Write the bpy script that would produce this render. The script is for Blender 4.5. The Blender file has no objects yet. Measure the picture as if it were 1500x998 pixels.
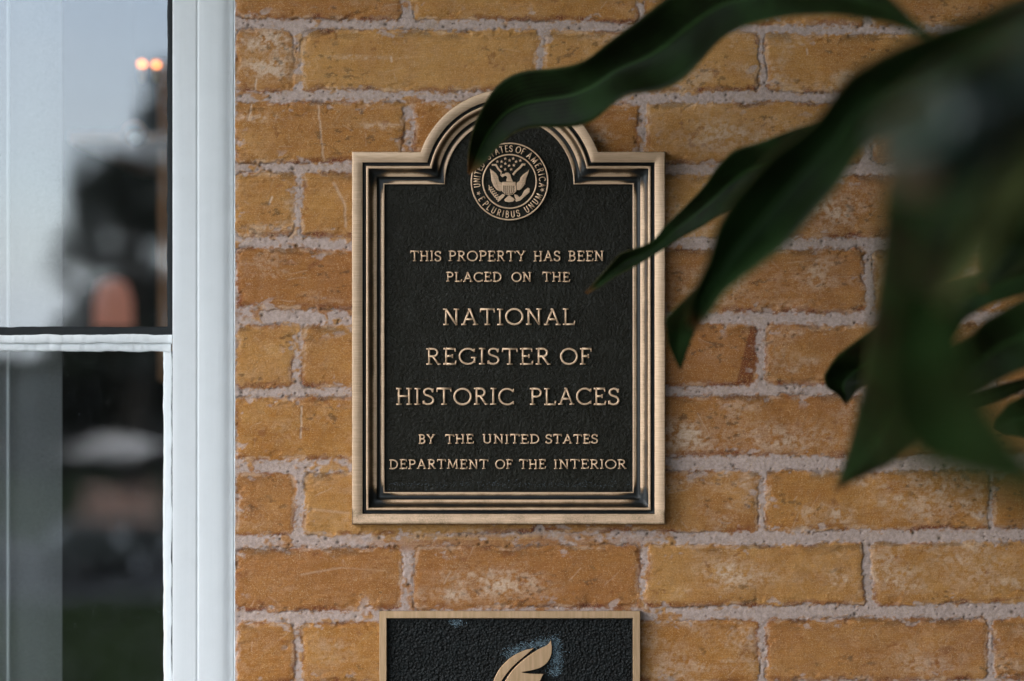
import bpy, bmesh, math, random
import numpy as np
R = math.radians
PI = math.pi
sc = bpy.context.scene
COL = sc.collection
random.seed(7)
rng = np.random.default_rng(7)

# ------------------------------------------------------------------ camera, sky, sun, exposure
D = 1.3                                   # camera to brick face, metres
U = 0.936 / 1500.0                        # metres per photo pixel on the brick face
cam_d = bpy.data.cameras.new('camera'); cam = bpy.data.objects.new('camera', cam_d); COL.objects.link(cam)
cam.location = (0, -D, 0); cam.rotation_euler = (R(90), 0, 0)
cam_d.sensor_width = 36; cam_d.lens = 36 * D / 0.936
cam_d.clip_start = 0.02; cam_d.clip_end = 600
cam_d.dof.use_dof = True; cam_d.dof.focus_distance = 1.294; cam_d.dof.aperture_fstop = 1.8
sc.camera = cam

SUN_EL, SUN_AZ = 36, 238                  # azimuth clockwise from +Y
w = bpy.data.worlds.new('World'); sc.world = w; w.use_nodes = True
nt = w.node_tree
bg = nt.nodes['Background']
sky = nt.nodes.new('ShaderNodeTexSky'); sky.sky_type = 'NISHITA'; sky.sun_disc = False
sky.sun_elevation = R(SUN_EL); sky.sun_rotation = R(SUN_AZ)
sky.air_density = 1.0; sky.dust_density = .6; sky.ozone_density = 1.0
# thin broken cloud over the blue
tc = nt.nodes.new('ShaderNodeTexCoord'); mp = nt.nodes.new('ShaderNodeMapping'); mp.inputs['Scale'].default_value = (1, 1, 3.2)
cn_ = nt.nodes.new('ShaderNodeTexNoise'); cn_.inputs['Scale'].default_value = 2.6; cn_.inputs['Detail'].default_value = 6; cn_.inputs['Roughness'].default_value = .55
cr_ = nt.nodes.new('ShaderNodeMapRange'); cr_.inputs[1].default_value = .36; cr_.inputs[2].default_value = .66; cr_.inputs[3].default_value = .5; cr_.inputs[4].default_value = .92
cm_ = nt.nodes.new('ShaderNodeMix'); cm_.data_type = 'RGBA'; cm_.inputs[7].default_value = (5.6, 6.3, 7.0, 1)
nt.links.new(tc.outputs['Generated'], mp.inputs[0]); nt.links.new(mp.outputs[0], cn_.inputs['Vector']); nt.links.new(cn_.outputs['Fac'], cr_.inputs[0])
sx_ = nt.nodes.new('ShaderNodeSeparateXYZ'); nt.links.new(tc.outputs['Generated'], sx_.inputs[0])
hz_ = nt.nodes.new('ShaderNodeMapRange'); hz_.inputs[1].default_value = .02; hz_.inputs[2].default_value = .30; hz_.inputs[3].default_value = .97; hz_.inputs[4].default_value = 0
nt.links.new(sx_.outputs[2], hz_.inputs[0]); mxn = nt.nodes.new('ShaderNodeMath'); mxn.operation = 'MAXIMUM'
nt.links.new(hz_.outputs[0], mxn.inputs[0]); nt.links.new(cr_.outputs[0], mxn.inputs[1]); nt.links.new(mxn.outputs[0], cm_.inputs[0]); nt.links.new(sky.outputs[0], cm_.inputs[6]); nt.links.new(cm_.outputs[2], bg.inputs[0]); bg.inputs[1].default_value = 0.15
sun_d = bpy.data.lights.new('sun', 'SUN'); sun = bpy.data.objects.new('sun', sun_d); COL.objects.link(sun)
sun_d.energy = .7; sun_d.angle = R(40); sun_d.color = (1.0, 0.95, 0.90)
sun.rotation_euler = (R(90 - SUN_EL), 0, R(180 - SUN_AZ))
sc.view_settings.view_transform = 'Standard'; sc.view_settings.look = 'None'
sc.view_settings.exposure = 1.98; sc.view_settings.gamma = 1.0; sc.view_settings.use_curve_mapping = False
sc.cycles.max_bounces = 8; sc.cycles.transparent_max_bounces = 12; sc.cycles.sample_clamp_indirect = 6

# ------------------------------------------------------------------ helpers
def W(px, py, d):
    """world point seen at photo pixel (px,py), d metres in front of the camera"""
    k = U * d / D
    return ((px - 750) * k, d - D, (499 - py) * k)
def WH(px, py, h):
    return W(px, py, D - h / 1000.0)       # h = millimetres proud of the brick face

def tag(o, label=None, cat=None, group=None, kind=None):
    if label: o['label'] = label
    if cat: o['category'] = cat
    if group: o['group'] = group
    if kind: o['kind'] = kind
    return o
def empty(name, loc=(0, 0, 0), parent=None):
    o = bpy.data.objects.new(name, None); COL.objects.link(o); o.location = loc
    o.empty_display_size = 0.1
    if parent: o.parent = parent
    return o

class MB:
    def __init__(s): s.v = []; s.f = []; s.a = []
    def add(s, verts, faces, a=None):
        o = len(s.v); s.v += [tuple(q) for q in verts]
        s.f += [tuple(i + o for i in f) for f in faces]
        s.a += list(a) if a is not None else [0.0] * len(verts)
    def box(s, x0, x1, y0, y1, z0, z1, a=0.0):
        v = [(x, y, z) for x in (x0, x1) for y in (y0, y1) for z in (z0, z1)]
        s.add(v, [(0, 1, 3, 2), (4, 6, 7, 5), (0, 4, 5, 1), (2, 3, 7, 6), (0, 2, 6, 4), (1, 5, 7, 3)], [a] * 8)
    def tube(s, pts, radii, n=8, a=0.0):
        pts = [np.array(p, float) for p in pts]
        if not hasattr(radii, '__len__'): radii = [radii] * len(pts)
        vs = []; up = None
        for i, p in enumerate(pts):
            t = pts[min(i + 1, len(pts) - 1)] - pts[max(i - 1, 0)]; t /= np.linalg.norm(t) + 1e-12
            if up is None:
                up = np.array((0, 0, 1.0)) if abs(t[2]) < .9 else np.array((1.0, 0, 0))
            u = np.cross(t, up); u /= np.linalg.norm(u) + 1e-12; v = np.cross(u, t); up = v
            for k in range(n):
                q = 2 * PI * k / n
                vs.append(p + radii[i] * (math.cos(q) * u + math.sin(q) * v))
        fs = []
        m = len(pts)
        for i in range(m - 1):
            for k in range(n):
                fs.append((i * n + k, i * n + (k + 1) % n, (i + 1) * n + (k + 1) % n, (i + 1) * n + k))
        fs.append(tuple(range(n))[::-1]); fs.append(tuple((m - 1) * n + k for k in range(n)))
        s.add(vs, fs, [a] * len(vs))
    def lathe(s, c, prof, n=32, axis='z'):
        vs = []; fs = []
        for r, h in prof:
            for k in range(n):
                q = 2 * PI * k / n
                x, y = r * math.cos(q), r * math.sin(q)
                vs.append((c[0] + x, c[1] + y, c[2] + h) if axis == 'z' else (c[0] + h, c[1] + x, c[2] + y))
        m = len(prof)
        for i in range(m - 1):
            for k in range(n):
                fs.append((i * n + k, i * n + (k + 1) % n, (i + 1) * n + (k + 1) % n, (i + 1) * n + k))
        fs.append(tuple(range(n))[::-1]); fs.append(tuple((m - 1) * n + k for k in range(n)))
        s.add(vs, fs)
    def build(s, name, mat, parent=None, smooth=False, attr=None, bevel=0.0):
        me = bpy.data.meshes.new(name)
        me.from_pydata(s.v, [], s.f)
        if attr:
            at = me.attributes.new(attr, 'FLOAT', 'POINT'); at.data.foreach_set('value', np.array(s.a, np.float32))
        bm = bmesh.new(); bm.from_mesh(me)
        bmesh.ops.recalc_face_normals(bm, faces=bm.faces); bm.to_mesh(me); bm.free()
        if smooth: me.polygons.foreach_set('use_smooth', [True] * len(me.polygons))
        me.materials.append(mat); me.update()
        o = bpy.data.objects.new(name, me); COL.objects.link(o)
        if parent: o.parent = parent; o.matrix_parent_inverse = parent.matrix_basis.inverted()
        if bevel:
            b = o.modifiers.new('bevel', 'BEVEL'); b.width = bevel; b.segments = 2; b.limit_method = 'ANGLE'
        return o

class Mat:
    def __init__(s, name, rough=.6, metal=0.0, base=(.5, .5, .5), spec=.5):
        s.m = bpy.data.materials.new(name); s.m.use_nodes = True
        s.t = s.m.node_tree; s.p = s.t.nodes['Principled BSDF']
        s.p.inputs['Roughness'].default_value = rough; s.p.inputs['Metallic'].default_value = metal
        s.p.inputs['Base Color'].default_value = (*base, 1); s.p.inputs['Specular IOR Level'].default_value = spec
        s.co = None
    def n(s, ty, **kw):
        q = s.t.nodes.new(ty)
        for k, v in kw.items(): setattr(q, k, v)
        return q
    def set(s, sock, v):
        if hasattr(v, 'is_output') or isinstance(v, bpy.types.NodeSocket): s.t.links.new(v, sock)
        else: sock.default_value = v
    def pos(s):
        if s.co is None: s.co = s.n('ShaderNodeNewGeometry').outputs['Position']
        return s.co
    def scaled(s, sc3, src=None):
        q = s.n('ShaderNodeVectorMath', operation='MULTIPLY')
        s.set(q.inputs[0], src or s.pos()); q.inputs[1].default_value = sc3
        return q.outputs[0]
    def noise(s, scale, detail=4, rough=.55, vec=None, dist=0.0):
        q = s.n('ShaderNodeTexNoise'); q.inputs['Scale'].default_value = scale
        q.inputs['Detail'].default_value = detail; q.inputs['Roughness'].default_value = rough
        q.inputs['Distortion'].default_value = dist
        s.set(q.inputs['Vector'], vec or s.pos()); return q.outputs['Fac']
    def voronoi(s, scale, vec=None):
        q = s.n('ShaderNodeTexVoronoi'); q.inputs['Scale'].default_value = scale
        s.set(q.inputs['Vector'], vec or s.pos()); return q.outputs['Distance']
    def attr(s, name):
        return s.n('ShaderNodeAttribute', attribute_name=name).outputs['Fac']
    def ramp(s, fac, a, b, lo=0.0, hi=1.0):
        q = s.n('ShaderNodeMapRange'); q.interpolation_type = 'SMOOTHSTEP'
        s.set(q.inputs[0], fac); q.inputs[1].default_value = a; q.inputs[2].default_value = b
        q.inputs[3].default_value = lo; q.inputs[4].default_value = hi; return q.outputs[0]
    def math(s, op, a, b=0.0):
        q = s.n('ShaderNodeMath', operation=op); s.set(q.inputs[0], a); s.set(q.inputs[1], b); return q.outputs[0]
    def mix(s, fac, a, b, mode='MIX'):
        q = s.n('ShaderNodeMix', data_type='RGBA', blend_type=mode)
        s.set(q.inputs[0], fac)
        for i, c in ((6, a), (7, b)): s.set(q.inputs[i], (*c, 1) if isinstance(c, tuple) else c)
        return q.outputs[2]
    def mixf(s, fac, a, b):
        q = s.n('ShaderNodeMix', data_type='FLOAT'); s.set(q.inputs[0], fac); s.set(q.inputs[2], a); s.set(q.inputs[3], b)
        return q.outputs[0]
    def base(s, c): s.set(s.p.inputs['Base Color'], c)
    def rough(s, c): s.set(s.p.inputs['Roughness'], c)
    def bump(s, h, dist=.001, strength=1.0):
        q = s.n('ShaderNodeBump'); q.inputs['Distance'].default_value = dist; q.inputs['Strength'].default_value = strength
        s.set(q.inputs['Height'], h); s.t.links.new(q.outputs[0], s.p.inputs['Normal']); return q

# numpy value noise --------------------------------------------------------
def _hash(ix, iy, seed):
    h = (ix.astype(np.int64) * 374761393 + iy.astype(np.int64) * 668265263 + seed * 974634721) & 0xFFFFFFFF
    h = ((h ^ (h >> 13)) * 1274126177) & 0xFFFFFFFF
    h = ((h ^ (h >> 16)) * 2246822519) & 0xFFFFFFFF
    return ((h ^ (h >> 15)) & 0xFFFFFF) / float(0xFFFFFF)
def vnoise(x, y, seed=0):
    ix, iy = np.floor(x), np.floor(y); fx, fy = x - ix, y - iy
    fx = fx * fx * fx * (fx * (fx * 6 - 15) + 10); fy = fy * fy * fy * (fy * (fy * 6 - 15) + 10)
    a, b = _hash(ix, iy, seed), _hash(ix + 1, iy, seed)
    c, d = _hash(ix, iy + 1, seed), _hash(ix + 1, iy + 1, seed)
    return (a + (b - a) * fx) * (1 - fy) + (c + (d - c) * fx) * fy
def fbm(x, y, seed=0, oct=4, gain=.55):
    s = np.zeros_like(x); amp = 1.0; tot = 0
    for i in range(oct):
        c, t = math.cos(.6 * i + .4), math.sin(.6 * i + .4)
        s += amp * vnoise((x * c - y * t) * 2 ** i + 17.3 * i, (x * t + y * c) * 2 ** i - 9.1 * i, seed + i)
        tot += amp; amp *= gain
    return s / tot
def fbm_aniso(x, y, seed=0, oct=3, gain=.6):
    s = np.zeros_like(x); amp = 1.0; tot = 0
    for i in range(oct):
        s += amp * vnoise(x * 2 ** i + 17.3 * i, y * 2 ** i - 9.1 * i, seed + i); tot += amp; amp *= gain
    return s / tot
def sst(a, b, x):
    t = np.clip((x - a) / (b - a), 0, 1); return t * t * (3 - 2 * t)

# ------------------------------------------------------------------ materials
M = {}
def brick_material():
    m = Mat('old_brick', rough=.88, spec=.25)
    tone, mort, pale, red, dark, hue = (m.attr(a) for a in ('tone', 'mortar', 'pale', 'red', 'soot_shade', 'hue'))
    fine = m.noise(650, 5, .7); mid = m.noise(120, 5, .65)
    streak = m.noise(1, 4, .65, m.scaled((45, 45, 900)))
    grain = m.math('ADD', m.math('MULTIPLY', fine, .62), m.math('MULTIPLY', streak, .38))
    c = m.mix(tone, (.47, .175, .027), (.66, .325, .094))
    c = m.mix(m.math('MULTIPLY', hue, .8), c, (.38, .125, .032))
    c = m.mix(m.ramp(grain, .38, .64), m.mix(.32, c, (.22, .08, .014)), m.mix(.26, c, (.68, .36, .12)))
    c = m.mix(m.ramp(mid, .5, .78, 0, .35), c, (.36, .21, .11))
    c = m.mix(m.math('MULTIPLY', pale, m.ramp(grain, .28, .62, .45, 1)), c, (.76, .55, .40))
    c = m.mix(m.math('MULTIPLY', red, m.ramp(fine, .3, .55)), c, (.20, .048, .018))
    mc = m.mix(m.ramp(m.noise(300, 5, .7), .33, .68), (.45, .325, .275), (.62, .465, .405))
    mc = m.mix(m.ramp(m.noise(60, 4, .6), .52, .75, 0, .4), mc, (.42, .27, .15))
    c = m.mix(mort, c, mc)
    c = m.mix(m.math('MULTIPLY', dark, m.ramp(fine, .25, .6, .6, 1)), c, (.045, .03, .02))
    fl = m.noise(1150, 2, .6)
    c = m.mix(m.ramp(fl, .58, .68, 0, .55), c, (.78, .55, .31))
    c = m.mix(m.ramp(fl, .40, .30, 0, .22), c, (.14, .06, .02))
    m.base(c)
    m.bump(m.math('MULTIPLY', m.math('ADD', m.math('MULTIPLY', fine, .8), m.math('MULTIPLY', fl, .5)), m.ramp(mort, 0, 1, 1, .4)), .0009, .8)
    return m.m
M['brick'] = brick_material()

def bronze_material():
    m = Mat('aged_bronze', metal=.65, rough=.42)
    p = m.attr('patina_shade')
    br = m.noise(1, 3, .6, m.scaled((60, 60, 1600)))
    bl = m.noise(70, 4, .6); fine = m.noise(1400, 3, .7)
    p2 = m.math('ADD', p, m.math('MULTIPLY', m.math('SUBTRACT', bl, .5), .38))
    p2 = m.math('ADD', p2, m.math('MULTIPLY', m.math('SUBTRACT', fine, .5), .4))
    f = m.ramp(p2, .22, .80)
    c = m.mix(m.ramp(br, .3, .7), (.78, .505, .305), (.95, .655, .43))
    c = m.mix(m.ramp(m.noise(16, 3, .5), .45, .7, 0, .35), c, (.66, .44, .29))
    c = m.mix(m.ramp(p2, .12, .5), c, (.25, .135, .055))
    c = m.mix(f, c, (.009, .009, .0075))
    m.base(c); m.set(m.p.inputs['Metallic'], m.mixf(f, .30, .1))
    m.rough(m.mixf(f, m.ramp(br, .3, .7, .38, .5), .42))
    m.bump(m.math('ADD', br, fine), .00025, .5)
    return m.m
M['bronze'] = bronze_material()

def field_material(name, base, hi, scale, pebble, spec=.22, dist=.0026):
    m = Mat(name, metal=.0, rough=.44, spec=spec)
    n1 = m.noise(scale, 5, .6, dist=.6); n2 = m.noise(scale * .18, 4, .55)
    c = m.mix(m.ramp(n2, .4, .75), base, hi)
    vor = m.voronoi(420)
    c = m.mix(m.ramp(m.noise(1900, 2, .5), .72, .8, 0, .4), c, (.16, .17, .16))
    m.base(c); m.rough(m.ramp(n1, .3, .7, .36, .6))
    h = m.math('ADD', n1, m.math('MULTIPLY', n2, .6))
    if pebble: h = m.math('ADD', h, m.math('MULTIPLY', vor, 1.2))
    m.bump(h, dist, .85)
    return m.m
M['field'] = field_material('dark_bronze_field', (.0125, .0108, .0055), (.019, .0178, .0115), 330, False)
M['field2'] = field_material('black_pebbled_field', (.003, .0038, .0034), (.006, .0085, .0085), 650, True, .30, .0020)

def plain_bronze():
    m = Mat('plain_bronze', metal=.5, rough=.45)
    n = m.noise(1, 3, .6, m.scaled((400, 400, 30)))
    c = m.mix(m.ramp(n, .3, .7), (.66, .41, .22), (.79, .51, .30))
    c = m.mix(m.ramp(m.attr('patina_shade'), .3, .8), c, (.10, .065, .035))
    m.base(c); m.bump(m.noise(900, 3, .6), .0002, .5)
    return m.m
M['bronze2'] = plain_bronze()

def paint(name, col, chip, rough=.5, bmp=.1):
    m = Mat(name, rough=rough, spec=.3)
    st = m.noise(1, 4, .6, m.scaled((260, 260, 9))); n = m.noise(45, 4, .6)
    c = m.mix(m.ramp(n, .35, .8, 0, .35), col, tuple(q * .9 for q in col))
    c = m.mix(m.ramp(m.noise(220, 4, .7), .70, .76, 0, chip), c, (.22, .20, .17))
    m.base(c); m.bump(m.math('ADD', st, m.math('MULTIPLY', n, .6)), .0012, bmp)
    return m.m
M['white'] = paint('white_paint', (.84, .845, .845), .12)
M['white_old'] = paint('flaking_white_paint', (.80, .81, .81), .8, .55, .6)
M['dark_green'] = paint('dark_green_paint', (.018, .026, .02), .1, .4)
M['black_paint'] = paint('black_paint', (.010, .012, .013), .1, .75, .3)

def glass_mat():
    m = Mat('old_window_glass'); t = m.t
    gl = m.n('ShaderNodeBsdfGlossy'); gl.inputs['Roughness'].default_value = .02
    tr = m.n('ShaderNodeBsdfTransparent'); df = m.n('ShaderNodeBsdfDiffuse'); df.inputs[0].default_value = (.6, .62, .64, 1)
    lw = m.n('ShaderNodeFresnel'); lw.inputs[0].default_value = 1.62
    mx = m.n('ShaderNodeMixShader'); m.set(mx.inputs[0], m.math('MULTIPLY', lw.outputs[0], 1.6))
    t.links.new(tr.outputs[0], mx.inputs[1]); t.links.new(gl.outputs[0], mx.inputs[2])
    bp = m.n('ShaderNodeBump'); bp.inputs['Distance'].default_value = .00035; bp.inputs['Strength'].default_value = .6
    m.set(bp.inputs['Height'], m.noise(9, 2, .5)); t.links.new(bp.outputs[0], gl.inputs['Normal'])
    # dust and dried drops on the pane
    sp = m.ramp(m.noise(420, 3, .7), .68, .74, 0, .28)
    film = m.ramp(m.noise(25, 4, .7), .3, .8, .002, .012)
    m2 = m.n('ShaderNodeMixShader'); m.set(m2.inputs[0], m.math('MAXIMUM', sp, film))
    t.links.new(mx.outputs[0], m2.inputs[1]); t.links.new(df.outputs[0], m2.inputs[2])
    t.links.new(m2.outputs[0], t.nodes['Material Output'].inputs[0])
    return m.m
M['glass'] = glass_mat()

def cloth_mat():
    m = Mat('sheer_cloth'); t = m.t
    df = m.n('ShaderNodeBsdfDiffuse'); df.inputs[0].default_value = (.75, .76, .73, 1)
    tl = m.n('ShaderNodeBsdfTranslucent'); tl.inputs[0].default_value = (.7, .7, .68, 1)
    tr = m.n('ShaderNodeBsdfTransparent')
    a = m.n('ShaderNodeMixShader'); a.inputs[0].default_value = .35
    t.links.new(df.outputs[0], a.inputs[1]); t.links.new(tl.outputs[0], a.inputs[2])
    b = m.n('ShaderNodeMixShader'); m.set(b.inputs[0], m.ramp(m.noise(1, 2, .5, m.scaled((2500, 2500, 2500))), .2, .8, .3, .8))
    t.links.new(tr.outputs[0], b.inputs[1]); t.links.new(a.outputs[0], b.inputs[2])
    t.links.new(b.outputs[0], t.nodes['Material Output'].inputs[0]); return m.m
M['cloth'] = cloth_mat()

def leaf_mat(name, lo, hi, rough, spec=.06):
    m = Mat(name, rough=rough, spec=spec)
    v = m.attr('across'); u = m.attr('along')
    vein = m.math('SINE', m.math('MULTIPLY', v, 46.0)); mott = m.noise(14, 4, .6)
    c = m.mix(m.ramp(mott, .36, .68), lo, hi)
    c = m.mix(m.ramp(vein, .3, 1.0, 0, .3), c, tuple(q * 1.9 for q in hi))
    c = m.mix(m.ramp(m.math('ABSOLUTE', v), .0, .07, .55, 0), c, tuple(min(1, q * 3.0) for q in hi))
    c = m.mix(m.ramp(m.math('ABSOLUTE', v), .93, 1.0, 0, .5), c, (.10, .085, .025))
    c = m.mix(m.ramp(u, .955, 1.0, 0, .9), c, (.13, .055, .018))
    m.base(c); m.rough(m.ramp(mott, .2, .8, rough - .06, rough + .1))
    m.bump(m.math('ADD', m.math('MULTIPLY', vein, .06), mott), .0012, .5)
    tl = m.n('ShaderNodeBsdfTranslucent'); m.set(tl.inputs[0], m.mix(.5, (.03, .06, .01), c))
    mx = m.n('ShaderNodeMixShader'); mx.inputs[0].default_value = .10
    m.t.links.new(m.p.outputs[0], mx.inputs[1]); m.t.links.new(tl.outputs[0], mx.inputs[2])
    m.t.links.new(mx.outputs[0], m.t.nodes['Material Output'].inputs[0])
    return m.m
M['leaf'] = leaf_mat('dark_leaf', (.0042, .0052, .0014), (.0125, .0290, .0070), .48)
M['leaf_lit'] = leaf_mat('lit_green_leaf', (.006, .010, .003), (.018, .040, .011), .46, .12)  # lighter copy of the dark leaf, its stronger light put into the colour
M['leaf_gloss'] = leaf_mat('glossy_leaf', (.006, .013, .007), (.012, .034, .020), .33, .85)
M['leaf_sunlit'] = leaf_mat('sunlit_olive_leaf', (.085, .10, .034), (.11, .125, .045), .5)  # sunlight on this leaf is painted in as a paler olive

def simple(name, col, rough=.7, metal=0, var=.25, scale=8, bump=0.0):
    m = Mat(name, rough=rough, metal=metal)
    n = m.noise(scale, 5, .6)
    m.base(m.mix(m.ramp(n, .3, .7), tuple(q * (1 - var) for q in col), tuple(min(1, q * (1 + var)) for q in col)))
    if bump: m.bump(n, bump, .6)
    return m.m
M['stem'] = simple('petiole_green', (.02, .035, .012), .45)
M['pot'] = simple('terracotta', (.30, .12, .06), .8, scale=20)
M['soil'] = simple('potting_soil', (.03, .02, .013), .95, scale=60, bump=.01)
M['deck'] = simple('painted_porch_boards', (.11, .11, .105), .6, scale=3)
def matte(mm):
    mm.node_tree.nodes['Principled BSDF'].inputs['Specular IOR Level'].default_value = .03; return mm
M['grass'] = matte(simple('lawn', (.020, .032, .010), .95, scale=1.3, bump=.03))
M['path'] = matte(simple('asphalt_path', (.08, .08, .082), .9, scale=30))
M['hedge'] = matte(simple('hedge_leaves', (.009, .010, .005), .8, scale=3))
M['tree_leaf'] = simple('tree_leaves', (.020, .026, .012), .7, scale=2)
M['bark'] = simple('bark', (.06, .045, .033), .9, scale=12)
M['cart_white'] = simple('cart_roof_white', (.80, .72, .66), .4, var=.05)
M['cart_body'] = simple('cart_body_dark', (.05, .055, .05), .35, var=.1)
M['cart_seat'] = simple('cart_seat_beige', (.70, .46, .36), .6, var=.1)
M['rubber'] = simple('tyre_rubber', (.02, .02, .02), .8)
M['alloy'] = simple('wheel_hub_silver', (.72, .73, .74), .35, var=.05)
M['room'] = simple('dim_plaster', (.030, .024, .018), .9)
M['wood'] = simple('brown_varnished_wood', (.45, .20, .07), .5, scale=6)
M['shell'] = simple('white_bead', (.85, .84, .82), .3, var=.05)
M['brass'] = simple('lamp_brass', (.5, .33, .12), .35, .8)
def glow(name, col, st):
    m = Mat(name, base=col); m.p.inputs['Emission Color'].default_value = (*col, 1); m.p.inputs['Emission Strength'].default_value = st
    return m.m
M['shade_lit'] = glow('lit_lamp_shade', (1.0, .42, .30), .06)
M['bulb'] = glow('lit_bulb', (1.0, .26, .03), .6)

# ------------------------------------------------------------------ ground
GZ, DZ = -3.2, -1.55
g = MB(); n = 24
gx = np.linspace(-260, 260, n); gy = np.linspace(-300, 160, n)
g.add([(x, y, GZ) for y in gy for x in gx], [(j * n + i, j * n + i + 1, (j + 1) * n + i + 1, (j + 1) * n + i) for j in range(n - 1) for i in range(n - 1)])
tag(g.build('lawn_ground', M['grass']), kind='structure')
g = MB(); g.box(-60, 60, -21.5, -16.2, GZ - .05, GZ + .02); tag(g.build('path', M['path']), kind='structure')
g = MB()
for i in range(22):
    g.box(-3.2, 3.2, -2.9 + i * .13, -2.9 + i * .13 + .126, DZ - .03, DZ)
g.box(-3.2, 3.2, -2.9, -.04, GZ, DZ - .035)
tag(g.build('porch_floor', M['deck']), kind='structure')

# unseen porch ceiling and right-hand pilaster, both added to block sky light
porch = tag(empty('added_porch_roof', (0, -1.5, 1.42)), 'unseen white boarded porch roof added over the brick wall to cut the sky light', 'porch')
g = MB()
for i in range(23): g.box(-2.0, 3.3, -3.0 + i * .129, -3.0 + i * .129 + .126, 1.30, 1.33)
g.box(-2.05, 3.4, -3.05, -.05, 1.333, 1.40); g.build('ceiling', M['white'], porch)
g = MB(); g.box(-2.05, 3.4, -3.06, -2.9, 1.16, 1.297); g.build('beam', M['white'], porch, bevel=.006)
for x in (-1.9, 3.2):
    g = MB(); g.box(x - .07, x + .07, -3.05, -2.91, DZ, 1.157); g.build('post', M['white'], porch, bevel=.006)

pil = tag(empty('added_pilaster', (.71, -.28, DZ)), 'unseen dark green pilaster added against the bricks beyond the plant to block light', 'pilaster')  # added out of view to darken the right side of the wall
g = MB(); g.box(.50, .92, -.72, -.012, DZ + .22, 1.14); g.build('shaft', M['dark_green'], pil, bevel=.01)
g = MB(); g.box(.482, .94, -.74, -.012, DZ, DZ + .217); g.build('plinth', M['dark_green'], pil, bevel=.008)
g = MB(); g.box(.482, .94, -.74, -.012, 1.143, 1.297); g.build('capital', M['dark_green'], pil, bevel=.012)

# ------------------------------------------------------------------ brick wall
ROWS = [(-66, -62, 25, 37), (45, 52, 132, 133), (151, 155, 237, 238), (254, 262, 345, 348), (367, 369, 451, 455), (479, 476, 566, 562),
        (583, 581, 671, 664), (694, 691, 782, 774), (806, 797, 893, 883), (913, 909, 1003, 994)]
def course(k):
    if 0 <= k < 10: return ROWS[k]
    if k < 0: return tuple(v + 109.5 * k for v in ROWS[0])
    return tuple(v + 109.0 * (k - 9) for v in ROWS[9])
HEADS = {0: [(597, 21), (941, 14), (1272, 17)], 1: [(437, 16), (790, 14), (1116, 15), (1453, 11)]}
def heads(par):
    h = list(HEADS[par])
    for i in range(1, 12): h.append((HEADS[par][-1][0] + 338 * i, 14 + (i * 5) % 6))
    for i in range(1, 14): h.append((HEADS[par][0][0] - 338 * i, 14 + (i * 7) % 6))
    return sorted(h)
WIN_R, WIN_L, WIN_T, WIN_B = 344, -830, -880, 1900     # brick opening of the window, px
PALE = [(395, 62, 46, 20, .75), (400, 98, 44, 16, .8), (375, 172, 40, 8, .5), (490, 120, 60, 6, .0), (560, 185, 40, 7, .35), (530, 84, 60, 4, .45),
        (720, 855, 80, 22, .55), (660, 870, 50, 14, .5), (1080, 840, 60, 22, .55), (1230, 850, 22, 18, .4), (1010, 640, 60, 26, .55), (1150, 640, 70, 26, .45),
        (1215, 300, 60, 40, .5), (1080, 200, 110, 30, .45), (1350, 740, 90, 30, .30), (1320, 850, 60, 22, .35), (1420, 830, 70, 40, .3), (480, 960, 40, 30, .3),
        (900, 55, 50, 14, .3), (1350, 970, 80, 30, .25), (985, 960, 30, 20, .3), (1050, 420, 60, 30, .4), (1200, 400, 40, 30, .35), (420, 800, 60, 10, .15)]
SCR = [(375, 116, 374, 131, 1.3, 1), (369, 150, 364, 176, 1.2, 1), (466, 152, 470, 200, 1.6, .7), (470, 200, 475, 240, 1.6, .6), (398, 289, 394, 299, 1.6, 1),
       (441, 596, 441, 642, 1.3, 1), (573, 84, 574, 90, 1.6, 1), (718, 834, 722, 846, 1.8, .8), (441, 842, 500, 832, 1.6, .4), (500, 832, 560, 836, 1.3, .3), (650, 855, 660, 838, 1.5, .6),
       (1182, 72, 1183, 80, 1.3, .9), (1022, 605, 1040, 640, 1.0, .6), (489, 268, 505, 300, 2.0, .6), (505, 300, 506, 332, 2, .6), (850, 200, 852, 215, 1, .3),
       (560, 182, 598, 184, 1.4, .6), (455, 746, 510, 752, 2.2, .4), (1060, 640, 1075, 655, 1, .4)]
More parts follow.
